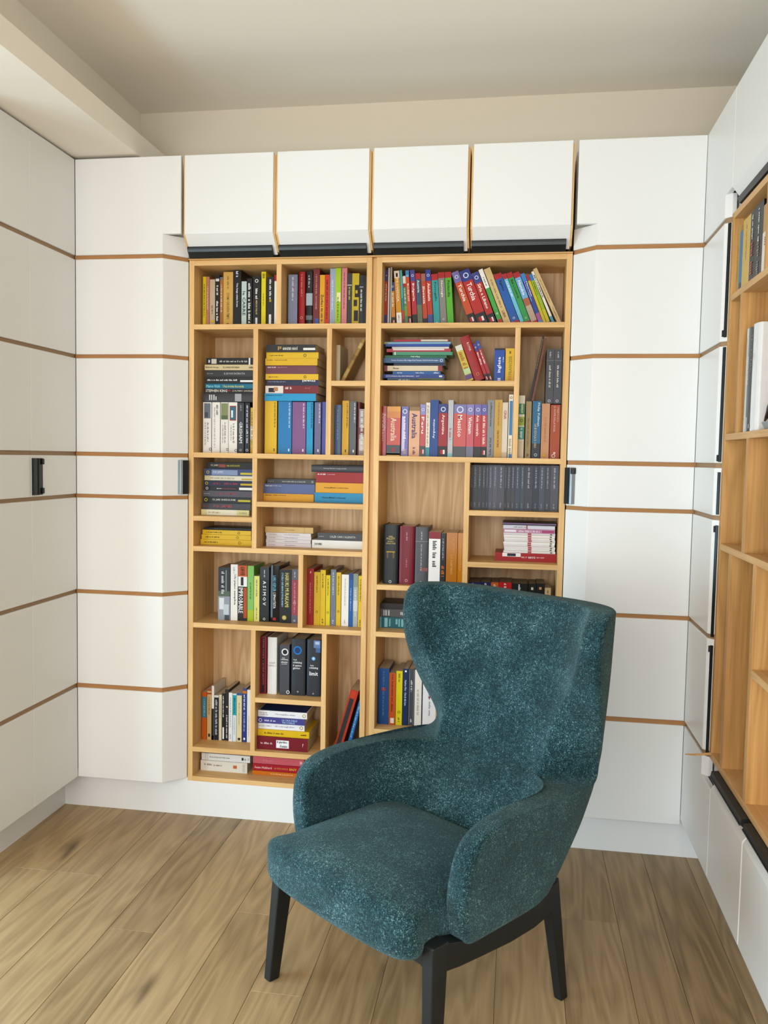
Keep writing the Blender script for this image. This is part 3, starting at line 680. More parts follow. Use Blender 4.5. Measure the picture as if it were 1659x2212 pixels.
# second shelf of the travel bookcase
GR = 'maps and booklets stacked on the travel bookcase'
stack('t2s', D2, x_min=1.19, Ys=.130, zs=1.741, where='map and booklet stack', books=[
 (140, 600, 425, 452, '33475e', 'dark blue-green booklet', dict(d=.12, p=[(0, 1, .55, .98, '5d6a3c')], t=[dn(.2, .4, .4, 'd0d8e0', 'u'), dn(.5, .8, .3, '20301c', 'u')])),
 (100, 600, 388, 420, '2b4696', 'cobalt motorway booklet', dict(d=.12, t=[('AUTOSTRADA DEL MEDITERRANEO   2017', .05, .6, .34, 'dfe6f6', 'u')], p=[(.3, .7, .92, .97, 'f0f0f0')])),
 (180, 570, 362, 387, '2a6cae', 'shorter bright blue booklet', dict(d=.12, t=[dn(.1, .2, .4, 'e8f0f8', 'u'), ('Valle d\'Itria', .48, .66, .45, 'f0f6fc', 'u'), dn(.86, .96, .5, 'e8f0f8', 'u')])),
 (112, 585, 318, 360, 'ddcdb0', 'cream hardback with maroon ends', dict(d=.155, b=[(0, .06, '7a2430'), (.93, 1, '8e2434')], t=[('Firenze', .16, .26, .35, '5a3a2a', 'u')])),
 (190, 610, 296, 317, '1e2c4c', 'thin navy booklet', dict(d=.13)),
 (108, 605, 255, 294, '42648c', 'steel-blue guide with long title', dict(d=.13, t=[('Veneto-Trentino-Alto Adige-Friuli Venezia Giulia-Emilia-Romagna', .13, .9, .34, 'e4ecf4', 'u')], e=[(.95, 'dfe8f2', .3)])),
 (118, 620, 232, 254, '2e7450', 'dark green guide', dict(d=.13, t=[('Marche', .42, .57, .6, 'e4f4e8', 'd')])),
 (185, 670, 205, 230, '4f9878', 'long sea-green folder', dict(d=.12, p=[(0, 1, .03, .05, 'e0e0d0')])),
 (133, 655, 178, 204, 'b8404c', 'red and white folded map', dict(d=.12, p=[(0, .45, .1, .9, 'e8dcd8')], nm='folded_map', cat='map')),
 (175, 640, 160, 177, 'e4e0d8', 'white folded map', dict(d=.12, nm='folded_map', cat='map')),
 (125, 645, 139, 159, '2449a0', 'deep blue folded map', dict(d=.12, nm='folded_map', cat='map')),
 (110, 655, 120, 138, '8fc0d4', 'pale cyan folded map', dict(d=.12, nm='folded_map', cat='map', p=[(.2, .8, .0, .06, 'b89a3c')])),
 (190, 640, 103, 119, 'b02838', 'crimson and white map', dict(d=.12, nm='folded_map', cat='map', top='c8c0b8', p=[(.1, .9, .5, .98, 'd8d4c0')])),
], group=GR, gap=.0004)
GR = 'dictionaries and leaning city guides'
row('t2b', D2, 455, .135, 1.741, ('the map stack', 'with the dictionaries'), [
 (790, 850, 185, 'd8c25a', 'illustrated yellow guide', dict(lean=(668, 185), ang=20.5, b=[(.85, 1, 'd8d8c8'), (.05, .18, '6a4a86'), (.2, .35, 'c0d8a0')], t=[dn(.35, .8, .6, 'b86a14')])),
 (855, 942, 115, 'a5141c', 'thick red guide', dict(lean=(712, 115), ang=20.8, hard=1, bulge=.002, t=[('ROMA', .66, .85, .25, 'ecc8b0', 'd', .6)], e=[(.14, 'd88a6a', .17, .5, 'b8302c')])),
 (945, 972, 165, 'b82c34', 'thin red guide with dark foot', lp('33418e', 0, K_, 'India', lean=(850, 165), ang=20.8)),
 (975, 1003, 140, 'b5283a', 'taller thin red guide', lp('2c4aa4', 0, K_, '~', lean=(870, 140), ang=20.8)),
 (1006, 1091, 197, '1a4fae', 'blue dictionary', dict(b=[(.94, 1, '101830')], t=[('inglese', .28, .74, .42, 'ffffff', 'u'), dn(.6, .74, .14, 'c8d8f0', 'u', .85), dn(.05, .12, .3, 'e8eef8', 'd')])),
 (1096, 1172, 198, 'eec30e', 'yellow dictionary', dict(t=[('FRANCESE', .22, .77, .36, 'a8924c', 'u', .55)], p=[(.42, .6, .84, .92, '8a6a10'), (.3, .7, .06, .2, 'd8a80c')])),
], GR, 1.35, 1.6865)
GR = 'guides on the second shelf of the travel bookcase'
row('t2c', D2, 1080, .125, 1.458, ('the side panel', 'guides under the dictionary shelf'), [
 (68, 127, 668, 'c2474a', 'shiny red guide', dict(rough=.15, b=[(.88, 1, 'a81c24'), (0, .06, 'b02028')], t=[('Australia', .5, .85, .38, 'f4e0dc', 'd', .65), dn(.3, .85, .3, 'f0d4d0', 'd', .3)])),
 (130, 242, 672, 'cf4a33', 'very thick orange-edged guide', dict(rough=.2, b=[(.77, .9, 'e08a34'), (.9, 1, 'eda42c'), (.02, .22, K_), (0, .05, 'e0b040')], t=[('Australia', .3, .77, .42, 'fbe4d4', 'd')], p=[(.4, .55, .08, .16, 'c8202a')])),
 (248, 306, 672, '6a64a8', 'violet and white guide', dict(rough=.2, p=[(.1, .5, .1, .8, 'cfc8e4')], t=[dn(.3, .8, .35, 'f0ecfa'), dn(.04, .14, .5, 'c8a8b0')], e=[(.9, 'e4e4f8', .33)])),
 (310, 398, 675, 'e8b694', 'peach guide with violet lettering', dict(b=[(.92, 1, '9a7c54')], t=[('Australia', .36, .87, .5, '4a3a74', 'd'), dn(.04, .18, .25, '5a3a2a')])),
 (400, 444, 655, 'c43a40', 'red guide with lilac head', lp('8a86bc', 0, K_, 'Peru', rough=.2)),
 (446, 479, 640, 'eae0d0', 'thin cream guide, teal foot', dict(b=[(0, .17, '3f98a6')], t=[dn(.2, .95, .4, 'a8946a')])),
 (480, 547, 618, '1f4a92', 'tall plain blue guide', dict(t=[('Argentina', .32, .66, .35, 'e4ecf6', 'u')])),
 (550, 624, 652, 'a62830', 'dark red guide with blue head', lp('2e3f80', 0, K_, 'Argentina', t=[('Argentina', .42, .8, .4, 'fbe8e0', 'd')], b=[(.83, 1, '2e3f80'), (0, .2, K_)])),
 (627, 669, 620, 'b7b8b8', 'silver-grey guide', dict(rough=.25, b=[(0, .06, '7cc0c8')], t=[dn(.3, .5, .45, 'b85a58')])),
 (672, 775, 655, 'cc4434', 'very thick red guide, lilac head', lp('6c68a4', 0, '1c1c20', 'Messico', rough=.2, t=[('Messico', .38, .8, .36, 'fff0e6', 'd')], b=[(.83, 1, '6c68a4'), (0, .2, '1c1c20')])),
 (777, 837, 655, 'c8404a', 'glossy red guide, violet head', lp('7a70b0', 0, '5a5a72', 'Vietnam', rough=.15)),
 (840, 896, 655, 'c64248', 'rose-red guide, lilac head', lp('7a74b4', 0, '2a2a30', 'Asia centrale', t=[('Asia centrale', .4, .8, .4, 'fff0e6', 'd')])),
 (897, 943, 655, 'cc4c50', 'slim red guide beside grey one', lp('6a66ac', 0, K_, '~', t=[dn(.25, .78, .4, 'fff0e6')])),
 (945, 1001, 620, '8f9092', 'tall grey guide', dict(t=[('India del Sud', .04, .34, .3, '3a3a3c', 'u'), ('www.earthviaggi.it', .54, .96, .3, '3a3a3c', 'u')])),
 (1003, 1066, 618, 'd3a95a', 'tall ochre guide', dict(t=[('INDIA NORD', .18, .48, .25, '7a5420', 'u'), ('~', .55, .95, .2, 'b08a44', 'u')])),
 (1066, 1112, 640, 'ddd0bc', 'pale beige guide', dict(t=[('CINA', .70, .86, .5, 'c05a4c', 'd')], b=[(.0, .1, 'cbb89a')])),
 (1117, 1152, 575, 'ece4d4', 'tall white and blue guide', dict(p=[(.2, .9, .36, .9, '4a86bc'), (.2, .9, .0, .06, '4a86bc')], t=[dn(.06, .3, .5, 'a89a5c')], e=[(.95, '8a6a3a', .3)])),
], GR, 1.189, 1.687)
GR = 'books in the narrow end compartment'
row('t2d', D2, 1083, .130, 1.458, ('the divider', 'narrow end compartment of travel bookcase'), [
 (1197, 1247, 583, 'e6dfcc', 'white spine with green blocks', dict(b=[(.70, .87, '3c8a4c'), (.52, .66, 'a8b83a'), (.3, .5, '2f9a86'), (0, .28, 'e2d4b4')], t=[('oriente', .72, .86, .5, 'e8f4e8', 'u'), dn(.32, .48, .4, 'e8f4f0', 'u')], e=[(.6, '2a3a1c', .25)])),
 (1257, 1303, 630, 'ab9668', 'khaki paperback', dict(t=[dn(.2, .7, .3, '8a7648'), dn(.03, .08, .4, '5a4a2a')])),
 (1310, 1380, 628, '2a6f9c', 'blue paperback with dark foot', dict(b=[(0, .26, '2c3238')], t=[('Philip Pullman', .56, .97, .3, 'd8ecf4', 'd', .7), ('LA BUSSOLA D ORO', .18, .6, .3, 'd8c89a', 'd', .4)], e=[(.06, 'c8d8e0', .18)])),
 (1385, 1452, 648, 'd09a72', 'tan paperback', dict(t=[dn(.3, .75, .25, 'c08858')], e=[(.06, 'e0b030', .2, .4, 'e8bc3c')])),
 (1458, 1538, 658, 'b0512f', 'terracotta book', dict(t=[('UMBERTO ECO', .68, .97, .2, 'e4b49c', 'd', .75), ("IL NOME DELLA ROSA", .5, .97, .2, 'e8c0a8', 'd', .42)], e=[(.05, 'f0e0d0', .2, .4)], p=[(.4, .6, .09, .12, 'f0e0d0')])),
], GR, 1.7065, 1.8625)
for i, (xl, xr) in enumerate([(1412, 1466), (1472, 1528)]):
    X0 = at(800+xl/3.77, 700+640/3.77, .14).x; X1 = at(800+xr/3.77, 700+640/3.77, .14).x
    X0 = 1.8035 + .0292*i; X1 = X0 + .0287; zt = at(800+xl/3.77, 700+205/3.77, .14).z; zb = ROWTOP['t2d'] + 0
    zz = {0: .0, 1: .0}[i]
    tops = [o for o in COL.objects if o.get('group') == GR]
    base = tops[3+i].location.z + max(v.co.z for v in tops[3+i].data.vertices) if len(tops) > 4 else zb
    base = max(tops[3].location.z + max(v.co.z for v in tops[3].data.vertices), tops[4].location.z + max(v.co.z for v in tops[4].data.vertices))
    o = book(X1-X0-.0005, zt-base, .145, '4a4c50', dict(t=[dn(.84, .95, .2, 'c8c8c8'), dn(.3, .7, .25, 'd8d8d8')], b=[(.785, .795, '7a7c80')], e=[(.05, 'd8d8d8', .18)]),
             ['charcoal novel standing on the tan paperback, leaning book beside it', 'charcoal novel standing on the terracotta book, against the side panel'][i], 'charcoal novels standing on other books')
    o.location = (X0, .14, base+.0004)
# black and brown slim volumes leaning against the charcoal novels
for i, (dx, col, lab) in enumerate([(0, '1e1a18', 'slim black volume leaning against the charcoal novels, standing on khaki paperback'), (.0095, '7c4426', 'slim brown volume leaning between the black volume and charcoal novels')]):
    zb = [o for o in COL.objects if o.get('group') == GR][2]; base = max(o.location.z + max(v.co.z for v in o.data.vertices) for o in [p for p in COL.objects if p.get('group') == GR][1:3])
    ang = math.radians(10.3); t = .008
    b0 = at(800+1287/3.77, 700+615/3.77, .14)
    o = book(t, .245-.008*i, .14, col, dict(t=[dn(.5, .95, .4, 'c8a860')] if i == 0 else {}) if i == 0 else dict(), lab, 'slim leaning volumes')
    o.rotation_euler = (0, ang, 0); o.location = (1.7425+dx*1.03, .143, base+.0004+t*math.sin(ang))

# third shelf of the novel bookcase
stack('n3a', E3, x_min=0.4535, Ys=.150, zs=1.209, where='crime stack beside the empty oak niche', books=[
 (140, 550, 478, 524, 'e6dfa8', 'cream-yellow paperback', dict(t=[dn(.15, .4, .3, 'c8a86a', 'u'), dn(.8, .95, .3, 'b8c090', 'u')], p=[(0, 1, .12, .75, 'ece8d2')])),
 (148, 557, 422, 474, '45454a', 'grey paperback with large red name', dict(t=[('P.D. JAMES', .24, .62, .5, 'c86068', 'u'), dn(.02, .13, .16, 'c04048', 'u')])),
 (150, 557, 362, 418, '26282a', 'black paperback with yellow label', dict(t=[('P.D. JAMES  MORTE SUL FIUME', .2, .68, .36, 'e0e0dc', 'u')], p=[(.42, .7, .73, .99, 'd8c850')], e=[(.06, 'e0d060', .25)])),
 (155, 570, 307, 357, '54525c', 'mid-grey paperback with red name', dict(t=[('P.D. JAMES', .28, .7, .4, 'a85058', 'u'), dn(.02, .14, .12, 'c8c8c8', 'u')], e=[(.94, 'd04048', .12)])),
 (160, 575, 265, 303, '222126', 'slim black paperback with white label', dict(t=[dn(.26, .36, .2, 'ffffff', 'u'), dn(.38, .66, .2, 'c06068', 'u')], p=[(.2, .75, .72, 1, 'f0eeea')], e=[(.06, 'f0f0f0', .3)])),
 (163, 575, 214, 262, '22284a', 'navy paperback with yellow label', dict(t=[dn(.2, .34, .34, 'c84a58', 'u'), dn(.42, .7, .34, 'b85064', 'u')], p=[(.45, .78, .76, 1, 'd8b83a')], e=[(.06, 'e0d060', .27)])),
 (165, 575, 170, 211, 'e4ddc8', 'white paperback with yellow label', dict(t=[dn(.12, .62, .34, 'b8b0a0', 'u')], p=[(.5, .8, .77, 1, 'd8b83a'), (0, 1, .0, .12, 'd8cfa8')])),
 (167, 575, 110, 167, '3a4a74', 'blue clouded paperback, yellow label', dict(p=[(.15, .9, .16, .7, '8c9cc0'), (.5, .8, .76, 1, 'd8c850')], t=[('P.D. JAMES', .2, .4, .3, 'e8ecf6', 'u')], e=[(.08, 'e0d060', .22)])),
 (182, 572, 52, 107, '1d1b1a', 'black ornate paperback', dict(t=[('P.D. JAMES', .1, .26, .34, 'd8d0c0', 'u'), ('UNA GIUSTA MORTE', .44, .73, .3, 'd8c860', 'u')], p=[(.3, .75, .27, .42, 'a04a40')])),
], group='crime paperbacks in the third-shelf stack', x_max=.6895)
stack('n3b', E3, x_min=0.4535, Ys=.150, zs=1.089, where='low yellow stack', books=[
 (135, 570, 733, 778, 'f2c80e', 'thicker yellow paperback', dict(t=[dn(.08, .34, .25, '6a5010', 'u')], e=[(.77, '8a7010', .27)])),
 (140, 562, 692, 731, 'f4cc12', 'middle yellow paperback', dict(t=[dn(.08, .36, .28, '6a5010', 'u')], e=[(.73, '8a7010', .28)])),
 (143, 558, 652, 690, 'f4cd16', 'upper yellow paperback', dict(t=[dn(.08, .4, .28, '6a5010', 'u')], e=[(.75, '8a7010', .28)])),
 (150, 567, 634, 650, '2a2b30', 'black-covered paperback', dict(dy=.02, d=.12, top='2a2b30')),
], group='yellow paperbacks lying flat', x_max=.6895)
stack('n3c', E3, x_min=0.7115, Ys=.165, zs=1.271, where='pile beside the red and amber pile', books=[
 (660, 1100, 338, 400, 'efb012', 'amber-yellow book', dict(t=[dn(.04, .16, .14, '6a4808', 'u', .2), dn(.2, .45, .12, '7a5810', 'u', .2)])),
 (665, 1106, 250, 333, '5f6c9c', 'thick periwinkle book', dict(d=.13, t=[dn(.03, .16, .14, 'ffffff', 'u', .2), dn(.18, .34, .1, 'd8dcf0', 'u', .2)])),
 (695, 1104, 206, 246, '45474b', 'dark grey paperback', dict(t=[dn(.32, .8, .24, 'd0d0d0', 'u'), dn(.03, .14, .2, 'b0b0b0', 'u')], e=[(.95, 'e0e0e0', .2)])),
], group='books lying in the low upper niche')
stack('n3d', E3, .145, 1.271, 'pile holding the red and amber books', [
 (1106, 1522, 330, 412, '1f94c4', 'thick cyan book', dict(d=.15, t=[('Henning Mankell  La falsa pista', .16, .64, .2, '0c3c58', 'u')])),
 (1112, 1524, 240, 325, 'eeae10', 'thick amber book', dict(d=.15, t=[('Henning Mankell  La quinta donna', .18, .68, .17, '6a4808', 'u')])),
 (1112, 1524, 145, 235, 'a3161f', 'thick red book', dict(d=.15, t=[dn(.04, .2, .13, 'ffffff', 'u', .2), dn(.24, .4, .1, 'e0b0b0', 'u', .2)])),
 (1078, 1522, 78, 138, '46484d', 'dark grey rounded hardback', dict(hard=1, d=.15, t=[('Henning Mankell  Il sangue freddo', .24, .68, .2, 'c8c8cc', 'u')])),
], 'books lying in the low upper niche', 1.1285)
stack('n3e', E3, x_min=0.7115, Ys=.165, zs=1.089, where='pile of thin white books', books=[
 (695, 1078, 757, 787, 'dcd2d4', 'lowest thin white paperback', dict(t=[dn(.05, .2, .25, 'a8a0a4', 'u'), dn(.42, .65, .25, 'b088a8', 'u')])),
 (690, 1072, 726, 755, 'ddd6d4', 'thin white paperback', dict(t=[dn(.05, .2, .25, 'a8a0a4', 'u'), dn(.42, .7, .25, '908c90', 'u')])),
 (690, 1072, 695, 724, 'ded7d6', 'thin white paperback', dict(t=[dn(.05, .2, .25, 'a8a0a4', 'u'), dn(.4, .7, .25, '908c90', 'u')])),
 (690, 1074, 666, 693, 'dbd4d2', 'thin white paperback', dict(t=[dn(.05, .25, .25, 'a8a0a4', 'u'), dn(.4, .75, .25, '908c90', 'u')])),
 (680, 1090, 614, 663, 'd9b57c', 'wider tan paperback', dict(d=.12, p=[(0, 1, .82, .825, 'a88450')], t=[dn(.42, .62, .2, 'b89458', 'u')])),
], group='thin white books in the low niche')
stack('n3f', E3, .165, 1.089, 'pair beside the thin white books', [
 (1085, 1517, 732, 800, 'ecebe6', 'thick white book, upside-down letters', dict(d=.13, t=[('SMAAK', .04, .2, .3, '5a6a5a', 'd')])),
 (1130, 1517, 668, 729, '47494c', 'dark grey novel', dict(d=.125, top='a8937c', t=[("CALEB CARR L'ALIENISTA", .27, .84, .3, 'c8c8c4', 'u'), dn(.03, .14, .12, 'c8c8c4', 'u')])),
], 'pair of books in the low niche', 1.1285)

# third level of the travel bookcase
row('t3a', F3, 1058, .108, .966, ('the side panel', 'tall oak niche behind the armchair'), [
 (100, 224, 580, '24292b', 'very thick black hardback', dict(hard=1, old=1, d=.155, bulge=.006, t=[('KEN', .79, .815, .25, 'd8c880', 'h'), ('FOLLETT', .75, .785, .55, 'd8c880', 'h'), ('MONDO', .71, .733, .4, 'c8b870', 'h'), ('SENZA FINE', .675, .7, .6, 'c8b870', 'h')], p=[(.22, .78, .535, .555, 'b8983c'), (.25, .36, .44, .535, '6a5a34'), (.64, .75, .44, .535, '6a5a34')], e=[(.04, 'd8d8d0', .09)])),
 (230, 355, 592, '7b1a2a', 'thick burgundy hardback', dict(hard=1, d=.155, bulge=.006, t=[dn(.76, .9, .1, 'd8a0a8'), dn(.3, .45, .08, 'c88890')], e=[(.07, 'd8a8a8', .09)])),
 (358, 466, 598, '55565a', 'thick grey hardback', dict(hard=1, old=1, d=.15, bulge=.005, b=[(.745, .755, '8a8a8e')], t=[dn(.78, .92, .1, 'c8c8c8'), dn(.25, .7, .1, 'c0b8b4')], p=[(.4, 1, .24, .3, '8a5450')], e=[(.05, 'e0e0e0', .08)])),
 (470, 564, 637, 'f0ece8', 'white book with red head', dict(d=.14, b=[(.87, 1, '8c1c28')], t=[dn(.35, .83, .34, '2a2a2a')])),
 (567, 607, 650, '1e1f22', 'slim black book with orange lettering', dict(d=.13, t=[dn(.18, .38, .6, 'e87a24'), dn(.5, .9, .3, 'b8b8b8')])),
 (612, 702, 645, 'c17a1a', 'wide caramel-orange book', dict(d=.14, rough=.25, t=[('LO SCIAMANO', .22, .58, .2, 'e8b868', 'd'), dn(.6, .97, .15, 'dca858', 'd', .7)])),
 (705, 758, 648, 'c9831f', 'slimmer caramel-orange book', dict(d=.14, rough=.25, t=[dn(.3, .8, .2, 'e8b868')])),
], 'books in the tall oak niche', 1.189, 1.514)
bx = [803, 830, 868, 903, 935, 957, 990, 1030, 1088, 1105, 1140, 1172, 1215, 1250, 1318, 1367, 1415, 1460, 1527]
cc = ['30323a', '3f4046', '363c42', '2f3b46', '3a3a42', '4c5664', '5a5a64', '4c4c56', '2c2c32', '3a3f46', '40404a', '3a4654', '3c4a52', '40404a', '2e3a46', '48505e', '3e444e', '54545e']
row('t3b', F3, 458, .135, 1.260, ('the divider', 'row of matching dark spines'), [
 (bx[i], bx[i+1], 92+i*.35, cc[i], 'dark grey-blue matching volume', dict(d=.13, t=[dn(.5, .95, .22, 'b8c0cc'), dn(.06, .16, .2, 'a8b0bc')])) for i in range(18)],
 'matching dark volumes', 1.5335, 1.8625)
mg = [(1015, 1515, 812, 878, 'b0141e', 'wide red book', dict(label='wide red book lying under the pile of white magazines', d=.14, p=[(0, .45, .12, .42, 'f2eee8'), (.05, .4, .2, .34, '2a2a4a')], t=[dn(.43, .56, .2, 'f0c8c8', 'd'), ('SLOAN', .55, .66, .26, 'ffffff', 'd'), dn(.68, .8, .18, 'f0c8c8', 'd')]))]
for i in range(9):
    y1 = 808-i*19.5
    mg.append((1083+(i*7) % 9, 1507-(i*5) % 8, y1-17.5, y1, ['e9e2dc', 'f0ebe4', 'e4dcd8'][i % 3], 'white magazine with red marks', dict(nm='magazine', cat='magazine', d=.135, p=[(.1, .9, .47, .54, 'c0505a'), (.2, .8, .9, .94, '6a6a6a')])))
mg += [(1085, 1503, 600, 630, 'c78aa8', 'pink and white magazine', dict(nm='magazine', cat='magazine', d=.135, p=[(.2, .8, .02, .25, 'f0e8ee'), (.2, .9, .75, .98, 'b04a78')], t=[dn(.3, .7, .5, 'f4ecf2', 'u')])),
       (1083, 1505, 566, 597, 'dfdde4', 'silvery white magazine', dict(nm='magazine', cat='magazine', d=.135, p=[(0, 1, .45, .47, 'c03040')], t=[dn(.2, .45, .4, 'b8a8a0', 'u')])),
       (1078, 1515, 545, 563, '2a1c1e', 'dark brown slim book', dict(d=.15, top='2a1c1e', p=[(.0, .5, .0, 1, '8a6a9a')]))]
stack('t3c', F3, x_min=1.535, Ys=.155, zs=1.066, where='white magazine pile', books=mg, group='magazine pile in the travel bookcase', x_max=1.8625)
row('t3d', F3, 1600, .15, .784, ('the divider', 'row half hidden behind armchair back'), [
 (770, 882, 1045, '1e2a7c', 'royal blue paperback', dict(d=.14, old=1, t=[dn(.86, .98, .18, 'ffffff', 'd', .4)])),
 (884, 966, 1045, '26246e', 'indigo paperback', dict(d=.14, old=1, t=[dn(.86, .98, .2, 'ffffff', 'd', .5)])),
 (968, 1030, 1048, 'd2682a', 'orange paperback', dict(d=.14, old=1, t=[dn(.84, .96, .3, 'f4e0cc')])),
 (1032, 1136, 1048, 'c2161e', 'red paperback', dict(d=.14, old=1, t=[dn(.84, .98, .18, 'ffe0e0')])),
 (1138, 1262, 1058, '1b1b1e', 'black and white paperback', dict(d=.14, old=1, b=[(0, .83, 'e6e6ea')], t=[dn(.87, .98, .14, 'f0f0f0')])),
 (1274, 1334, 1060, '18181a', 'slim black paperback', dict(d=.13, old=1, p=[(.35, .65, .88, .93, 'd8d0c0')])),
 (1336, 1404, 1058, '17171a', 'wider black paperback', dict(d=.13, old=1, p=[(.35, .65, .88, .93, 'd89a70')])),
 (1406, 1456, 1092, 'cdb08a', 'short tan paperback', dict(d=.12, t=[dn(.8, .95, .2, '6a5030')])),
], 'paperbacks half hidden behind the armchair', 1.534, 1.8625)
stack('t4a', I4, x_min=1.19, Ys=.165, zs=.784, where='short pile beside armchair wing', books=[
 (140, 840, 332, 415, '1f6a74', 'thick teal hardback', dict(d=.14, t=[dn(.06, .1, .85, '9ad0d4', 'd'), ('GRANDI', .12, .26, .5, 'a8dce0', 'h') if 0 else dn(.12, .3, .7, '8cc8cc', 'd')], b=[(.0, .02, '7ab8bc')])),
 (145, 830, 268, 328, '5c5c5c', 'grey hardback', dict(d=.13, t=[('IL LO', .26, .42, .4, 'f0f0f0', 'u'), dn(.04, .12, .7, 'c8c8c8', 'u')])),
 (150, 820, 222, 264, '2b2422', 'dark brown hardback', dict(d=.13, top='3a322e')),
], group='pile in the compartment beside the wing', x_max=1.50)
row('t5', I4, 1178, .142, .404, ('the side panel', 'row below the armchair wing'), [
 (130, 214, 733, '26589e', 'thick blue book', dict(d=.14, t=[dn(.15, .95, .16, '6a90c0')], p=[(.3, .7, .6, .66, 'b0483c')])),
 (214, 266, 770, 'd8661c', 'orange book with white stamp', dict(d=.14, t=[('Un indovino mi disse', .25, .97, .28, '4a1c08', 'd')], p=[(.25, .8, .03, .13, 'f0ece4')])),
 (268, 317, 755, 'f2e22a', 'bright yellow book', dict(d=.14, t=[dn(.8, .95, .3, '6a5c10'), dn(.06, .14, .3, '6a5c10')], e=[(.24, '8a7c18', .22)])),
 (319, 363, 738, '18335e', 'narrow navy book', dict(d=.14, t=[('Nathan Filer  Chiedi alla luna', .35, .8, .32, 'd8e0ec', 'd')], p=[(.35, .65, .94, .97, 'ffffff')])),
 (365, 410, 740, '4a4c50', 'charcoal book with pale border', dict(d=.14, t=[dn(.6, .8, .3, 'e0e0e0'), dn(.06, .12, .3, 'e0e0e0')], p=[(.08, .13, .02, .98, 'a0a2a4'), (.87, .92, .02, .98, 'a0a2a4')])),
 (412, 466, 748, 'ece6dc', 'slim white book', dict(d=.14, t=[dn(.2, .65, .3, 'b8ae9c')])),
 (475, 580, 768, 'eeedef', 'thick white book', dict(d=.14, t=[("Il meglio della vita", .2, .75, .16, '7a7a80', 'd')], p=[(.42, .56, .52, .56, 'b0404c')])),
], 'books below the armchair wing', 1.189, 1.424)

# fourth shelf of the novel bookcase
row('n4a', G4, 645, .157, .784, ('the outer side', 'under the thin white books'), [
 (283, 385, 180, '2a2f33', 'thick book with waterfall picture', dict(old=1, d=.135, b=[(.0, .45, '9aa2ac'), (.45, .55, '5a6a5a')], p=[(.1, .5, .2, .42, 'dfe4ea'), (.45, .9, .1, .3, 'c8ced6'), (.55, .95, .0, .1, '4a5058'), (.62, .72, .55, .95, '8a8e90')], t=[dn(.5, .92, .25, 'd8dcdc', 'd', .4)])),
 (388, 448, 155, 'efece6', 'white book', dict(d=.145, t=[('Un piano semplice', .28, .82, .34, '2a2a2a', 'd', .6), dn(.84, .95, .25, 'a8a8a8')])),
 (450, 528, 165, '26201e', 'orange, white and black book', dict(d=.145, b=[(.8, 1, 'd1611f'), (.62, .8, 'f0efec')], p=[(.62, 1, .05, .6, 'b8541e'), (.3, .6, .64, .79, '1c1c1e')], t=[('ADAM FAWER', .82, .98, .5, '2a1408', 'd'), ('IMPROBABLE', .14, .6, .5, 'f4f4f2', 'd', .32)])),
 (530, 583, 168, '8cc56c', 'pale green book', dict(d=.14, b=[(0, .2, 'b8cc2c')], t=[dn(.4, .7, .22, '4a6a3c')])),
 (585, 631, 255, 'e6e08c', 'short pale yellow paperback', dict(d=.125, t=[dn(.55, .92, .25, '8a8448'), dn(.05, .3, .22, '8a8448')])),
 (635, 712, 180, '35383d', 'charcoal book, spaced white letters', dict(d=.14, b=[(.0, .77, '1f2124')], t=[('A S I M O V', .3, .75, .36, 'f0f0f0', 'd'), dn(.82, .95, .16, 'c8c8c8')], e=[(.05, 'e8e8e8', .13)])),
 (715, 802, 165, '17181b', 'glossy black hardback', dict(hard=1, rough=.12, d=.15, t=[('LARS KEPLER', .54, .82, .28, '7ac0d8', 'd'), ("L'IPNOTISTA", .24, .52, .26, 'e8e8e8', 'd')], p=[(.35, .65, .03, .08, 'b02838')])),
 (805, 907, 200, '15161a', 'thick black book, gold lettering', dict(d=.14, t=[('HARUKI MURAKAMI', .3, .94, .34, 'd8cc80', 'd', .62), ("L'UCCELLO CHE GIRAVA LE VITI DEL MONDO", .3, .94, .16, 'a8d8ec', 'd', .25)], e=[(.1, 'c8b060', .19, .42, 'd8c47a')])),
 (907, 962, 195, '62606a', 'grey and crimson book', dict(d=.14, b=[(.15, .8, 'a04452')], t=[dn(.2, .75, .24, 'd89aa0'), dn(.85, .95, .2, 'd0d0d4')], e=[(.38, 'd8b0b4', .22), (.05, 'ececec', .15)])),
], 'novels on the fourth shelf', .452, .8795)
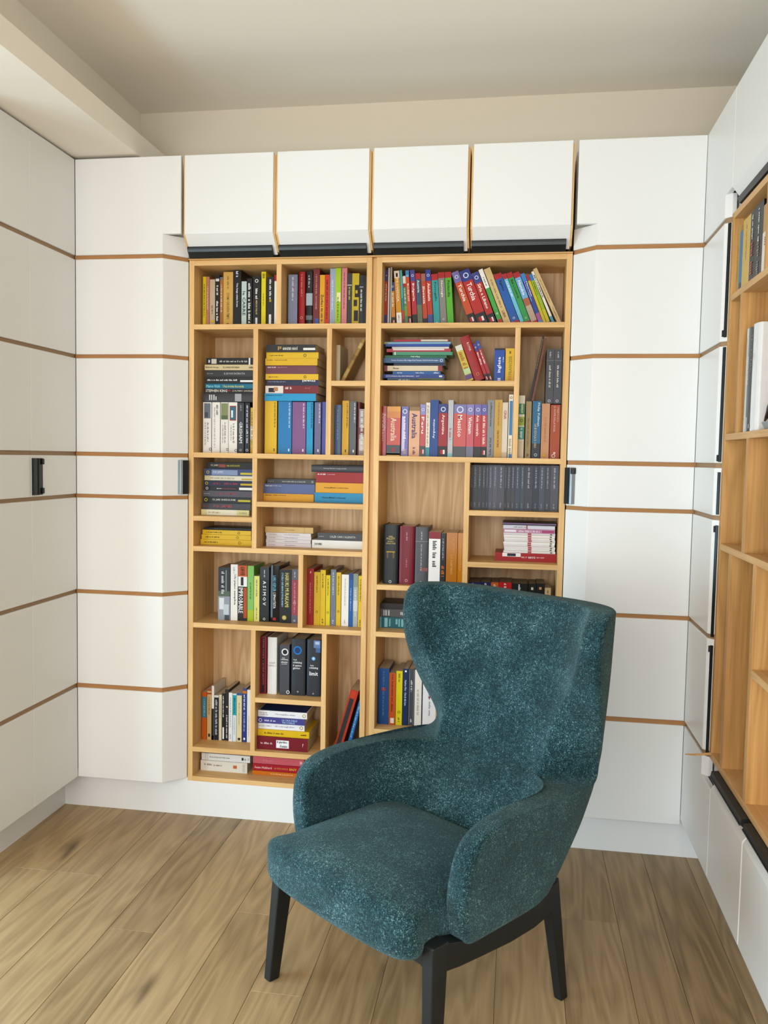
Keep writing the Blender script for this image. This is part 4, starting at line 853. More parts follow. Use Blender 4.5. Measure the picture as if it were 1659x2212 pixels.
row('n4b', G4, 684, .146, .784, ('the divider', 'red and yellow row'), [
 (1033, 1094, 190, 'a8141c', 'red book', dict(d=.15, t=[dn(.2, .75, .16, 'e0a8a8')], p=[(.42, .58, .92, .95, 'f0d8d8')])),
 (1097, 1149, 220, 'f0c80e', 'golden yellow paperback', dict(t=[dn(.62, .93, .22, '6a5010')], e=[(.25, '8a7010', .2)])),
 (1150, 1194, 203, 'f4d21a', 'taller yellow paperback', dict(d=.145, t=[dn(.68, .93, .25, '4a3c08'), dn(.04, .12, .3, '3a3008')])),
 (1197, 1234, 248, 'f2da22', 'shortest yellow paperback', dict(t=[dn(.6, .93, .28, '5a4c10')], e=[(.26, '8a7010', .26)])),
 (1237, 1282, 200, '777c88', 'slate grey book', dict(d=.15, t=[dn(.55, .95, .25, 'd8dce4'), dn(.04, .1, .3, 'd8dce4')])),
 (1284, 1324, 225, 'eec60c', 'deep yellow paperback', dict(t=[dn(.58, .93, .28, '4a3c08')], e=[(.27, '8a7010', .24)])),
 (1328, 1390, 243, 'efeae0', 'white paperback', dict(t=[dn(.4, .92, .16, 'b8b0a0'), dn(.05, .12, .16, 'a8a090')])),
 (1395, 1429, 230, '1f5ea8', 'blue paperback', dict(t=[dn(.3, .72, .3, 'a8ccec')], b=[(.88, 1, '2a4a8a')])),
 (1430, 1471, 235, 'aab0ae', 'grey misty paperback', dict(b=[(.75, 1, '8a988e'), (.3, .5, 'c8cac8')], t=[dn(.2, .7, .28, 'f0f0ee')])),
 (1473, 1512, 253, 'f0cc18', 'yellow paperback by the side panel', dict(t=[dn(.5, .93, .28, '6a5010'), dn(.03, .14, .3, '3a3008')])),
], 'red and yellow row on the fourth shelf', .899, 1.130)

# fifth shelf of the novel bookcase
row('n5a', H5, 975, .170, .281, ('the outer side', 'low row beside the stack with sticker'), [
 (145, 186, 570, 'd0662a', 'orange and blue paperback', dict(d=.13, b=[(.46, .9, '4a8298')], t=[dn(.5, .85, .3, 'a8c8d0')])),
 (188, 224, 548, 'd4b988', 'sand paperback', dict(d=.13, b=[(.9, .93, 'b04a2c'), (.97, 1, 'b04a2c')], t=[dn(.5, .85, .3, '8a7040')], p=[(.25, .75, .06, .12, '3a3a3a')])),
 (226, 246, 520, 'ece8e0', 'white and black slim book', dict(d=.14, b=[(0, .58, '1e1e22'), (0, .08, '9a2430')])),
 (247, 285, 600, '1d1f26', 'black paperback, striped head', dict(d=.125, b=[(.95, 1, 'd8d8d4')], t=[dn(.12, .9, .45, 'c8ccd4')])),
 (286, 310, 597, 'ddd0b0', 'slim cream paperback', dict(d=.125, t=[dn(.5, .9, .3, '9a8a60')])),
 (312, 335, 587, '1c1f28', 'slim black paperback, white label', dict(d=.125, t=[dn(.5, .95, .45, 'd8e4e4')], p=[(.2, .8, .03, .28, 'e4e8ea')])),
 (337, 370, 552, '2c2522', 'dark brown paperback', dict(d=.135, t=[dn(.05, .5, .4, 'd8d4d0')], e=[(.66, 'd8b890', .22, .5, 'e8d0a8')])),
 (373, 404, 577, 'ecebea', 'narrow white book', dict(d=.14, t=[dn(.3, .9, .3, '6aa0b8'), dn(.05, .15, .3, '6a8aa8')])),
 (406, 437, 585, 'dbe6e8', 'white book with turquoise block', dict(d=.135, b=[(.55, .97, '22b0bc')], t=[dn(.6, .9, .35, '0c4a58'), dn(.15, .5, .25, '8ab0bc')], e=[(.9, '0c5a68', .25)])),
 (439, 482, 580, 'e6d8ae', 'cream book with blue head', dict(d=.14, b=[(.95, 1, '2c5aa0')], t=[dn(.35, .8, .2, '9a9068')], p=[(.25, .75, .03, .08, '2a2a2a')])),
 (487, 522, 540, '2b3c86', 'navy book with orange head', dict(d=.14, b=[(.9, .95, 'd8802c'), (.95, 1, '4a4a8a')], t=[dn(.6, .88, .4, 'dfe4f4'), dn(.2, .55, .38, 'a8b8e4')], p=[(.3, .7, .04, .08, 'f0f0f4')])),
 (525, 556, 555, 'e9e8e4', 'white book by the divider', dict(d=.14, t=[dn(.1, .5, .3, 'b8b8b0')])),
], 'low row of paperbacks', .452, .691)
row('n5b', H5, 598, .138, .497, ('the divider', 'short shelf of thick dark novels'), [
 (635, 694, 100, '8c1c34', 'crimson hardback with black strip', dict(hard=1, d=.155, bulge=.002, p=[(.25, .72, .02, .98, '281418')], t=[('PETER HOEG  I QUASI ADATTI', .16, .96, .24, 'c86a78', 'd')])),
 (700, 780, 105, 'ecebe7', 'white hardback', dict(hard=1, d=.155, t=[('~', .54, .57, .6, 'c8c4b8', 'h'), ('~', .49, .52, .7, 'c8c4b8', 'h')])),
 (805, 887, 170, '4b4d52', 'grey novel with pale ring', dict(d=.14, t=[('frank', .73, .75, .3, 'e8e8e8', 'h', .4), ('schätzing', .69, .725, .75, 'f0f0f0', 'h'), ('silenzio', .64, .675, .7, 'f0f0f0', 'h'), ('assoluto', .61, .63, .6, 'e8e8e8', 'h')], e=[(.86, 'e8e8e8', .36, .55, '1e1e22'), (.06, 'f0f0f0', .18, .9)])),
 (900, 1022, 120, '33373d', 'dark novel with blue eye', dict(hard=1, d=.15, bulge=.005, t=[('frank', .62, .645, .25, 'e8e8e8', 'h', .3), ('schätzing', .56, .605, .62, 'f0f0f0', 'h', .46), ('il quinto', .505, .55, .6, 'f0f0f0', 'h', .46), ('giorno', .455, .505, .5, 'f0f0f0', 'h', .4)], e=[(.80, '1f7ec8', .3, .46, '0e3c78'), (.07, 'f0f0f0', .05)])),
 (1032, 1152, 128, '33373f', 'dark novel with planet corner', dict(hard=1, d=.15, bulge=.005, p=[(.5, .98, .86, .99, '6a86b8'), (.65, .98, .78, .86, '4a6aa0'), (.6, .9, .92, .97, 'b8c8e0')], t=[('frank', .535, .56, .25, 'e8e8e8', 'h', .4), ('schätzing', .48, .525, .62, 'f0f0f0', 'h', .52), ('limit', .37, .44, .6, 'f4f4f4', 'h', .52)], e=[(.67, '6aa8e0', .14, .5, 'b8d8f4'), (.05, 'f0f0f0', .05)])),
], 'thick novels on the short shelf', .711, .9765)
stack('n5c', H5, x_min=0.7115, Ys=.110, zs=.281, where='stack with handwritten sticker', books=[
 (615, 1048, 965, 1075, '7c1426', 'thick crimson book with sticker', dict(d=.16, t=[dn(.07, .3, .16, 'e8c8cc', 'u'), ('r', .9, .92, .25, 'f0d8d8', 'u')], p=[(.22, .82, .38, .63, 'f2f4f4')], )),
 (600, 1058, 905, 960, 'f2c812', 'yellow paperback', dict(d=.16, t=[dn(.13, .5, .26, '6a5010', 'u'), dn(.84, .94, .22, '4a3808', 'u')])),
 (600, 1015, 850, 903, 'efeef0', 'lower white paperback', dict(d=.135, t=[('Gli occhi negli alberi', .36, .78, .3, 'a8a4b0', 'u'), dn(.02, .28, .2, 'b0acb8', 'u')], e=[(.93, 'c8a840', .28)])),
 (603, 1022, 800, 850, '4a4690', 'violet-blue paperback', dict(d=.14, t=[dn(.15, .38, .3, 'e4e4f4', 'u'), ('LA CASA DELLE', .52, .84, .3, 'b8d8f4', 'u', .3), ('TRE SORELLE', .52, .79, .3, 'b8d8f4', 'u', .7)], e=[(.06, 'd8d8f0', .3)])),
 (615, 1038, 746, 799, 'f1f0f0', 'upper white paperback', dict(d=.14, top='1d3a74', t=[('Una magnifica estate', .35, .76, .3, 'a8a4b0', 'u'), dn(.03, .18, .2, 'b0acb8', 'u', .35), dn(.03, .2, .2, 'b0acb8', 'u', .65)], e=[(.94, 'c8a840', .28)])),
], group='stack with the handwritten sticker')
# handwriting on the sticker
row('n5d', H5, 1040, .130, .281, ('the divider', 'leaning pair in the tall niche'), [
 (1262, 1330, 540, '8a2c18', 'orange slipcased black album', dict(lean=(1428, 545, .032, math.radians(15.5)), d=.15, nm='book', p=[(.18, .72, .0, .86, '2e2f31'), (.18, .72, .88, .98, 'd0482c')], b=[(0, 1, 'c0401f')])),
 (1395, 1440, 650, '1e6cb4', 'blue slim book leaning on album', dict(lean=(1462, 650, .013, math.radians(14.0)), d=.13, t=[dn(.3, .9, .4, 'a8d0f0')], dy=.004)),
], 'leaning pair in the tall niche', .996, 1.130)

# bottom compartment
stack('n6a', H5, x_min=0.4535, Ys=.150, zs=.160, where='white pair in the bottom compartment', books=[
 (137, 533, 1152, 1238, 'e4ded2', 'thick off-white book', dict(d=.14, t=[dn(.08, .24, .2, '8a8478', 'u', .35), dn(.28, .45, .14, '8a8478', 'u', .4)], p=[(.3, .6, .7, .78, 'd07048'), (.1, .9, .9, .96, 'cfc8ba')])),
 (140, 553, 1092, 1149, 'e8e6e0', 'slimmer off-white book', dict(d=.14, p=[(0, 1, .08, .085, 'a8a49a'), (0, 1, .13, .135, 'a8a49a'), (.3, .7, .83, .87, '2a2a2a')], t=[dn(.17, .58, .16, '8a8a84', 'u'), dn(.89, .97, .4, '9a9a94', 'u')])),
], group='white pair in the bottom compartment')
stack('n6b', H5, x_min=0.4535, Ys=.150, zs=.160, where='pink and red pile, bottom compartment', books=[
 (577, 985, 1240, 1272, 'd97a1c', 'orange paperback', dict(d=.14, t=[dn(.38, .85, .25, 'f4e0b8', 'u')])),
 (577, 985, 1185, 1238, 'b32434', 'red paperback', dict(d=.14, t=[('Susan Hubbard', .04, .4, .36, 'f0d0c8', 'u'), ('LA VITA NON E', .45, .74, .28, 'e8a060', 'u'), ('EASY', .77, .92, .36, 'f4d060', 'u')])),
 (575, 1010, 1124, 1183, 'd56a72', 'salmon-pink paperback', dict(d=.14, t=[dn(.2, .4, .2, 'e89aa0', 'u')], p=[(.3, .7, .92, .97, 'ecb0b4')])),
], group='pink and red pile in the bottom compartment')
# sticker handwriting on the crimson book
for o in list(COL.objects):
    if o.get('label', '').startswith('thick crimson book with sticker'):
        h = max(v.co.z for v in o.data.vertices); t = max(v.co.x for v in o.data.vertices)
        for s, xc, z0, z1 in (('Il giardino', .38, .40, .60), ("d'estate", .66, .45, .60)):
            lettering((s, z0, z1, .22, '3a3a44', 'u', xc), t, h, 0, random.Random(1), o)
            o.children[-1].location.y = -.0003

# ------------------------------------------------------------------ right wall
XR, XB = 2.32, 2.338                       # panel plane, bookcase front plane
def tall_right():
    root = tag(empty('tall_cabinet', (XR, -.16, 0)), 'narrow white cabinet in the corner beside the side-wall bookcase', 'cabinet')
    ox, oy = XR, -.16
    pl = [(0, -.0005-oy), (0, -.298-oy), (.018, -.316-oy), (.030, -.312-oy), (TH, -.292-oy), (TH, -.0005-oy)]
    gp = [(.006, .0065-oy), (.006, -.296-oy), (.022, -.316-oy), (.036, -.314-oy), (.024, -.290-oy), (.024, .0065-oy)]
    for k, (zt, zb) in enumerate(ROWS):
        if k == 0:
            poly = [(-.0005-oy, zb), (-.298-oy, zb), (-.298-oy, 2.279), (-.380-oy, 2.279), (-.380-oy, zt), (-.0005-oy, zt)]
            prism('door_panel', poly, 'x', 0, TH, WHITE, root, .0015)
            prism('corner_chamfer', [(.001, -.299-oy), (.018, -.316-oy), (.030, -.316-oy), (.012, -.299-oy)], 'z', zb, 2.279, WHITE, root)
        elif k == 6:
            poly = [(-.0005-oy, .174), (-.430-oy, .174), (-.430-oy, .452), (-.300-oy, .452), (-.300-oy, zt), (-.0005-oy, zt)]
            prism('door_panel', poly, 'x', 0, TH, WHITE, root, .0015)
            prism('corner_chamfer', [(.001, -.301-oy), (.018, -.318-oy), (.030, -.318-oy), (.012, -.301-oy)], 'z', .4525, zt, WHITE, root)
        else:
            prism('door_panel', pl, 'z', zb, zt, WHITE, root, .0015)
    for zu, zl in G: prism('groove_strip', gp, 'z', zl-.004, zu+.004, GROOVEY, root)
    box('carcass', .038, .46, -.310-oy, -.002-oy, .176, ZT-.004, WHITE, root)
    for za, zb, cap in ((1.842, 2.190, 'b'), (1.456, 1.812, 'b'), (1.291, 1.424, None), (.902, 1.257, 't'), (.522, .875, 't')):
        hd = prism('handle', [(.0105, -.3085-oy), (.0080, -.3108-oy), (.0145, -.3172-oy), (.0170, -.3150-oy)], 'z', za, zb, BLACK, root)
        if cap:
            c0, c1 = (za+.002, za+.022) if cap == 'b' else (zb-.022, zb-.002)
            box('handle_cap', .0035, .0105, -.3128-oy, -.3060-oy, c0, c1, RUBBER, hd, .0008)
    return root
tall_right()
def bookcase_right():
    y0, y1 = -.317, -1.55
    root = tag(empty('bookcase', (XB, -.9, .517)), 'oak bookcase on the side wall above white drawers with black pulls', 'bookcase')
    ox, oy, oz = root.location
    def B(n, ya, yb, za, zb, xa=XB, xb=XB+.236, mat=OAKRY): return box(n, xa-ox, xb-ox, ya-oy, yb-oy, za-oz, zb-oz, mat, root, .0006)
    B('side_panel', y0-.0245, y0, .517, 2.215, mat=OAKR); B('side_panel', y1, y1+.0245, .517, 2.215, mat=OAKR)
    a, b = y1+.0245, y0-.0245
    B('top_panel', a, b, 2.195, 2.215); B('bottom_panel', a, b, .517, .5375)
    for zt in (1.966, 1.542, 1.203): B('shelf', a, b, zt-.0195, zt)
    B('shelf', a, -.748, .8855, .905)
    B('back_panel', y1, y0, .517, 2.215, XB+.236, XB+.246, OAKB)
    for yy, za, zb in ((-.720, 1.966, 2.195), (-.4865, 1.542, 1.9465), (-.622, 1.203, 1.5225), (-.482, .5375, 1.1835), (-.748, .5375, 1.1835), (-1.12, 1.542, 1.9465), (-1.2, 1.203, 1.5225)):
        B('divider', yy, yy+.0265, za, zb, mat=OAKR)
    # lifted strip of edging at the foot of the case
    pts = [(XB-.001, -.345, .536), (XB-.030, -.352, .534), (XB-.058, -.362, .5345), (XB-.085, -.374, .538)]
    v = []; f = []
    for i, q in enumerate(pts):
        q = Vector(q)-root.location; wd = [.008, .007, .006, .003][i]
        v += [q+Vector((0, 0, wd/2)), q-Vector((0, 0, wd/2)), q+Vector((0, .0012, wd/2)), q+Vector((0, .0012, -wd/2))]
    for i in range(3):
        a_ = 4*i; b_ = a_+4
        f += [(a_, b_, b_+1, a_+1), (a_+2, a_+3, b_+3, b_+2), (a_, a_+2, b_+2, b_), (a_+1, b_+1, b_+3, a_+3)]
    f += [(0, 1, 3, 2), (12, 14, 15, 13)]
    link('edging_strip', fix_normals(pyd(v, f)), OAKRY, root)
    return root
bookcase_right()
def flap_right(ya, yb, lab):
    ym = (ya+yb)/2
    root = tag(empty('overhead_cabinet', (XR, ym, 2.23)), lab, 'cabinet', 'overhead flap cabinets on the side wall'); zo = -2.23
    prof = [(0, ZT+zo), (0, 2.277+zo), (.030, 2.236+zo), (.044, 2.246+zo), (TH, 2.284+zo), (TH, ZT+zo)]
    fl = prism('flap_door', prof, 'y', ya-ym, yb-ym, WHITE, root, .0015)
    hp = [(.024, 2.249+zo), (.014, 2.243+zo), (.020, 2.228+zo), (.034, 2.224+zo), (.040, 2.236+zo)]
    prism('handle', hp, 'y', ya-ym+.012, yb-ym-.004, BLACK, fl, .0006)
    box('carcass', .046, .26, ya-ym+.001, yb-ym-.001, 2.2165+zo, ZT-.004+zo, WHITE, root)
flap_right(-.79, -.3815, 'white overhead flap cabinet nearest the corner, above the side-wall bookcase')
flap_right(-1.2, -.792, 'white overhead flap cabinet farther from the corner, above the side-wall bookcase')
def drawer(ya, yb, lab):
    ym = (ya+yb)/2
    root = tag(empty('drawer_unit', (XR, ym, .174)), lab, 'drawer', 'white drawers under the side-wall bookcase'); zo = -.174
    prof = [(0, .174+zo), (0, .456+zo), (.032, .500+zo), (.046, .494+zo), (TH, .448+zo), (TH, .174+zo)]
    dr = prism('drawer_front', prof, 'y', ya-ym, yb-ym, WHITE, root, .003)
    hp = [(.008, .487+zo), (-.003, .496+zo), (.000, .512+zo), (.026, .5155+zo), (.034, .505+zo)]
    hd = prism('handle', hp, 'y', ya-ym+.018, yb-ym-.004, RUBBER, dr, .0006)
    box('handle_lip', -.005, -.002, ya-ym+.018, yb-ym-.004, .494+zo, .497+zo, BLACK, hd)
    box('carcass', .048, .30, ya-ym+.001, yb-ym-.001, .176+zo, .5155+zo, WHITE, root)
drawer(-.806, -.432, 'white drawer with black pull nearest the corner, under the side-wall bookcase')
drawer(-1.20, -.812, 'white drawer with black pull next to the corner drawer, farther from corner')

def book_right(ya, yb, zs, h, d, col, k, label, x=.012):
    """upright book on the side-wall bookcase: spine faces the room"""
    o = book(abs(yb-ya)-.0006, h, d, col, k, label, 'books on the side-wall bookcase')
    o.rotation_euler = (0, 0, math.radians(-90)); o.location = (XB+x, max(ya, yb)-.0003, zs+.0004)
    return o
SB = 'side-wall bookcase'
z1, z2, z3, z4 = 1.966, 1.542, 1.203, .905
book_right(-.346, -.374, z1, .200, .15, 'c9ab72', dict(t=[dn(.2, .7, .2, '8a7040')]), f'tan book at the end of the top shelf, {SB}')
book_right(-.376, -.408, z1, .178, .13, '3d83b4', dict(p=[(.3, .9, .03, .14, '5a4a44')]), f'blue paperback on the top shelf, {SB}')
book_right(-.410, -.492, z1, .202, .15, 'e2bd68', dict(t=[dn(.4, .9, .1, 'c89a44')]), f'thick sand-yellow book on the top shelf, {SB}')
book_right(-.493, -.538, z1, .205, .15, '1c1a1a', dict(t=[dn(.12, .55, .45, 'c86a5a', 'u'), dn(.6, .93, .25, 'ffffff', 'u')]), f'black book with red lettering, top shelf, {SB}')
book_right(-.539, -.622, z1, .205, .15, '161616', dict(t=[dn(.05, .5, .24, 'a89890', 'u'), dn(.5, .93, .14, 'ffffff', 'u')]), f'thick black book next to sand-brown one, top shelf, {SB}')
book_right(-.623, -.686, z1, .185, .14, 'c79a5c', dict(b=[(0, .6, 'efe2d2')], t=[dn(.4, .52, .3, '6a5a3a')]), f'tan book with pale lower half, top shelf, {SB}')
book_right(-.531, -.548, z2, .292, .22, 'd8d8d4', dict(t=[dn(.1, .9, .2, 'a8a8a4')]), f'slim grey large-format book on the middle shelf, {SB}', .006)
book_right(-.549, -.566, z2, .293, .22, '6e6e6c', dict(b=[(.0, .14, 'b8b8b4')], t=[('MARILYN MONROE', .45, .72, .4, 'f0f0f0', 'd')]), f'slim dark grey large-format book on the middle shelf, {SB}', .007)
wb = book_right(-.567, -.640, z2, .296, .22, 'ecebe9', dict(hard=1, bulge=.012, rough=.08, t=[('TECTONIC', .56, .92, .2, '8a8a88', 'd', .2)], p=[(.1, .25, .03, .07, 'a8a8a4')]), f'large glossy white book on the middle shelf, {SB}', .008)
book_right(-.830, -.870, z3, .22, .16, '5a0c10', dict(t=[dn(.2, .9, .3, 'e8c8b0')]), f'dark red book on the third shelf, {SB}', .01)
book_right(-.872, -.915, z3, .22, .16, 'e8e2d8', dict(t=[dn(.2, .9, .4, '2a2a2a')]), f'white book beside the dark red one, {SB}', .01)
book_right(-.848, -.868, z4, .252, .17, 'ecdfb2', dict(t=[('ROLFING', .42, .60, .6, '2a2a22', 'u'), dn(.82, .95, .3, '6a6448', 'u'), dn(.06, .24, .25, 'a89a68', 'u')]), f'slim cream book with black lettering on low shelf, {SB}', .03)
book_right(-.869, -.900, z4, .250, .17, 'f6ecc4', dict(t=[dn(.2, .7, .2, '4a4430', 'u')]), f'pale cream book beside the black-lettered one, {SB}', .03)

# little bird figurine in front of the large white book
def figurine():
    root = tag(empty('bird_figurine', (XB+.030, -.720, z2+.0005)), 'black bird figurine on a grey base before the large white book', 'figurine')
    # base: faceted grey bowl-like block
    n = 12; v = []; f = []
    for z, r in ((0, .026), (.006, .030), (.020, .042), (.0215, .040)):
        for i in range(n):
            a = 2*math.pi*i/n; v.append((r*.55*math.cos(a), r*math.sin(a), z))
    for k in range(3):
        for i in range(n):
            j = (i+1) % n; f.append((k*n+i, k*n+j, (k+1)*n+j, (k+1)*n+i))
    f += [tuple(range(n-1, -1, -1)), tuple(range(3*n, 4*n))]
    link('base', pyd(v, f), plain('grey_stone', '8a8d90', .4), root)
    # body: lofted ellipses from tail tip (towards +y) to beak
    prof = [(.062, .027, .003, .002), (.045, .036, .006, .003), (.028, .047, .008, .006), (.010, .060, .011, .012), (-.008, .066, .012, .016), (-.024, .074, .010, .014), (-.034, .084, .009, .010), (-.043, .086, .007, .007), (-.052, .084, .002, .002), (-.060, .082, .0008, .0008)]
    v = []; f = []; m = 10
    for y, z, rx, rz in prof:
        for i in range(m):
            a = 2*math.pi*i/m; v.append((rx*math.cos(a), y, z+rz*math.sin(a)))
    for k in range(len(prof)-1):
        for i in range(m):
            j = (i+1) % m; f.append((k*m+i, k*m+j, (k+1)*m+j, (k+1)*m+i))
    f += [tuple(range(m)), tuple(range(len(v)-1, len(v)-m-1, -1))]
    link('body', fix_normals(pyd(v, f, True)), RUBBER, root)
    v = []; f = []
    for s in (-1, 1):
        for k, (dz, yy) in enumerate(((.050, -.004), (.0215, -.002))):
            pass
        link('leg', pyd(*box_data(s*.005-.0012, s*.005+.0012, -.006, -.0035, .0213, .056)), RUBBER, root)
    return root
figurine()

# ------------------------------------------------------------------ armchair
CH = Vector((1.474, -.880, 0)); CROT = math.radians(-37.6)
chair = tag(empty('armchair', CH, CROT), 'teal boucle wing armchair with black wooden legs on the oak floor', 'armchair')
def interp(tab, z):
    if z <= tab[0][0]: return tab[0][1]
    for (a, va), (b, vb) in zip(tab[:-1], tab[1:]):
        if z <= b:
            u = (z-a)/(b-a); u = u*u*(3-2*u)*.5 + u*.5
            return va+(vb-va)*u
    return tab[-1][1]
HW = [(.31, .312), (.45, .326), (.60, .338), (.75, .350), (.90, .362), (1.06, .372)]
YBO = [(.31, .272), (.40, .345), (.50, .415), (.60, .458), (.70, .472), (.90, .486), (1.06, .490)]
RC = [(.335, .19), (.60, .20), (.75, .23), (.90, .26), (1.06, .275)]
NE = [(.31, 2.9), (.60, 3.1), (.80, 3.2), (1.06, 3.2)]
YBI = [(.335, .10), (.42, .125), (.47, .165), (.54, .235), (.60, .292), (.64, .318), (.69, .325), (.80, .345), (.93, .375), (1.06, .418)]
HWI = [(.31, .250), (.60, .280), (.75, .295), (.90, .306), (1.06, .318)]
RCI = [(.335, .16), (.60, .17), (.75, .18), (.90, .20), (1.06, .215)]
EDGE = [(-.165, .318, .318), (-.178, .375, .365), (-.186, .44, .41), (-.184, .50, .455), (-.172, .550, .492), (-.135, .585, .520), (-.06, .601, .545),
        (.06, .600, .570), (.18, .588, .592), (.29, .579, .612), (.368, .586, .634), (.395, .612, .658), (.380, .665, .702), (.340, .735, .765),
        (.305, .81, .83), (.282, .885, .895), (.276, .945, .948), (.282, .998, .996), (.300, 1.034, 1.029), (.330, 1.053, 1.049)]
NQ = 12
def shell_curve(z, inner):
    if inner: hw, yb, rc, n = interp(HWI, z), interp(YBI, z), interp(RCI, z), interp(NE, z)
    else: hw, yb, rc, n = interp(HW, z), interp(YBO, z), interp(RC, z), interp(NE, z)
    pts = []
    for i in range(41):
        ph = math.pi/2*i/40
        pts.append((hw*math.sin(ph)**(2/n), yb - rc*(1-math.cos(ph)**(2/n))))
    for i in range(1, 21): pts.append((hw, yb-rc - (yb-rc+.40)*i/20))
    return pts
def cut(pts, yf):
    """arc-length resample from the back centre to where y = yf"""
    out = [pts[0]]
    for a, b in zip(pts[:-1], pts[1:]):
        if b[1] <= yf and a[1] > yf:
            u = (a[1]-yf)/(a[1]-b[1]); out.append((a[0]+(b[0]-a[0])*u, yf)); break
        out.append(b)
    L = [0]
    for a, b in zip(out[:-1], out[1:]): L.append(L[-1]+math.dist(a, b))
    res = []
    for i in range(NQ+1):
        s = L[-1]*i/NQ
        for j in range(len(L)-1):
            if L[j+1] >= s-1e-9:
                u = (s-L[j])/max(1e-9, L[j+1]-L[j]); res.append((out[j][0]+(out[j+1][0]-out[j][0])*u, out[j][1]+(out[j+1][1]-out[j][1])*u)); break
    return res
def shell():
    rows_o, rows_i = [], []
    for yf, zb, zc in EDGE:
        ro, ri = [], []
        for inner, acc in ((False, ro), (True, ri)):
            half = []
            for q in range(NQ+1):
                u = q/NQ; hz = u*u*(3-2*u)
                z = zc+(zb-zc)*hz
                p = cut(shell_curve(z, inner), min(yf, (interp(YBI, z) if inner else interp(YBO, z)) - .02))[q]
                half.append((p[0], p[1], z))
            acc += [(-x, y, z) for x, y, z in half[:0:-1]] + half
        rows_o.append(ro); rows_i.append(ri)
    m = 2*NQ+1; n = len(EDGE)
    v = [p for r in rows_o for p in r] + [p for r in rows_i for p in r]
    f = []
    o2 = n*m
    for k in range(n-1):
        for i in range(m-1):
            a = k*m+i
            f.append((a, a+1, a+m+1, a+m)); f.append((o2+a+1, o2+a, o2+a+m, o2+a+m+1))
        # arm / wing edge
        for i in (0, m-1):
            a = k*m+i
            f.append((a, a+m, o2+a+m, o2+a))
    for i in range(m-1):
        f.append((i+1, i, o2+i, o2+i+1)); a = (n-1)*m+i
        f.append((a, a+1, o2+a+1, o2+a))
    me = fix_normals(pyd(v, f, True))
    ring_ = set([k*m for k in range(n)] + [k*m+m-1 for k in range(n)] + list(range(m)) + list(range((n-1)*m, n*m)))
    ring_ |= set(i+o2 for i in ring_)
    cr = me.attributes.new('crease_edge', 'FLOAT', 'EDGE')
    for ed in me.edges:
        a, b = ed.vertices
        if a in ring_ and b in ring_ and (a < o2) == (b < o2): cr.data[ed.index].value = .42
    o = link('shell', me, FABRIC, chair)
    ss = o.modifiers.new('s', 'SUBSURF'); ss.levels = 2; ss.render_levels = 2
    return o
shell()
def superq(name, n, m, fn, parent, seg=14):
    v = []; f = []; idx = {}
    def add(p):
        k = tuple(round(c, 6) for c in p)
        if k not in idx:
            idx[k] = len(v); v.append(p)
        return idx[k]
    for ax in range(3):
        for s in (-1, 1):
            g = [[None]*(seg+1) for _ in range(seg+1)]
            for i in range(seg+1):
                for j in range(seg+1):
                    a = math.tan(math.pi/4*(2*i/seg-1)); b = math.tan(math.pi/4*(2*j/seg-1))
                    p = [0, 0, 0]; p[ax] = s; p[(ax+1) % 3] = a; p[(ax+2) % 3] = b
                    r = ((abs(p[0])**n+abs(p[1])**n)**(m/n)+abs(p[2])**m)**(-1/m)
                    g[i][j] = add(tuple(c*r for c in p))
            for i in range(seg):
                for j in range(seg):
                    f.append((g[i][j], g[i+1][j], g[i+1][j+1], g[i][j+1]))
    vv = [fn(*p) for p in v]
    o = link(name, fix_normals(pyd(vv, f, True)), FABRIC, parent)
    ss = o.modifiers.new('s', 'SUBSURF'); ss.levels = 1; ss.render_levels = 1
    return o
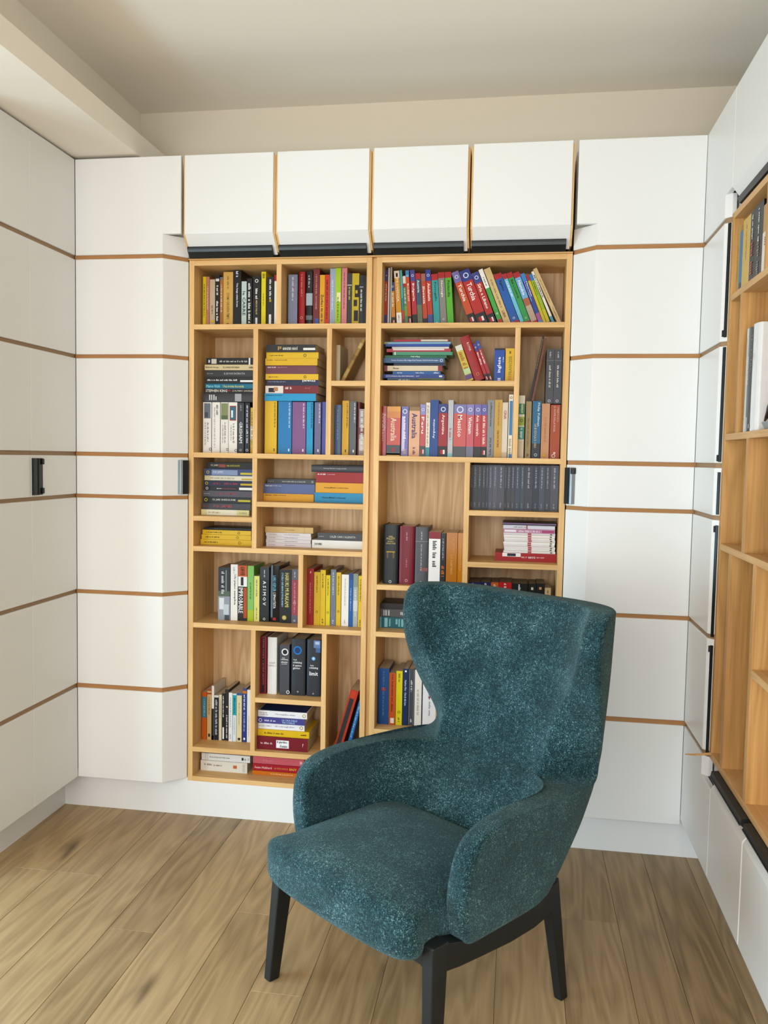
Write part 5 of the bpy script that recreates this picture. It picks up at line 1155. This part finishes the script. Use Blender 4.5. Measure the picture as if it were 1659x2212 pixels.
def seatfn(x, y, z):
    yy = -.092 + .232*y
    front = max(0, min(1, (-.245-yy)/.045)); front = front*front*(3-2*front)
    hw = .266 + (.292-.266)*front
    yy -= .016*(1-x*x)*max(0, -y)            # front edge bows outwards
    if z > 0: zz = .385 + .050*z + .026*(1-abs(x)**2.4)*(1-.6*y*y)*z
    else: zz = .385 + .086*z
    return (hw*x, yy, zz)
superq('seat_cushion', 9.0, 5.5, seatfn, chair, 20)
# black wooden legs and side rails
def leg(x, y, top, xf, yf, w0, w1):
    v = []
    for (cx, cy, z, wx, wy) in ((xf, yf, 0, w1[0], w1[1]), (x, y, top, w0[0], w0[1])):
        v += [(cx-wx/2, cy-wy/2, z), (cx+wx/2, cy-wy/2, z), (cx+wx/2, cy+wy/2, z), (cx-wx/2, cy+wy/2, z)]
    f = [(0, 3, 2, 1), (4, 5, 6, 7), (0, 1, 5, 4), (1, 2, 6, 5), (2, 3, 7, 6), (3, 0, 4, 7)]
    o = link('leg', pyd(v, f), BLACKWOOD, chair); bev(o, .004, 2); return o
for s in (-1, 1):
    leg(s*.283, -.236, .352, s*.304, -.264, (.036, .054), (.028, .034))
    leg(s*.272, .215, .345, s*.286, .268, (.032, .050), (.026, .030))
    # side rail: curved plank from the front leg to the rear leg
    st = [(-.250, .352, .285), (-.22, .350, .282), (-.17, .336, .274), (-.08, .330, .266), (.02, .328, .258), (.12, .330, .256), (.20, .336, .262), (.235, .340, .275)]
    v = []; f = []
    for (y, zt, zb) in st:
        xo = s*(.3015 - .010*max(0, (y-.02)/.2)**2); xi = xo - s*.052
        v += [(xo, y, zt), (xi, y, zt), (xi, y, zb), (xo, y, zb)]
    for i in range(len(st)-1):
        for j in range(4):
            a = 4*i+j; b = 4*i+(j+1) % 4; f.append((a, b, b+4, a+4))
    f += [(0, 1, 2, 3), tuple(range(len(v)-1, len(v)-5, -1))]
    o = link('side_rail', fix_normals(pyd(v, f)), BLACKWOOD, chair); bev(o, .003, 2)
v, f = box_data(-.27, .27, -.245, -.222, .285, .32)
link('front_rail', pyd(v, f), BLACKWOOD, chair)
v, f = box_data(-.26, .26, .195, .22, .285, .335)
link('rear_rail', pyd(v, f), BLACKWOOD, chair)
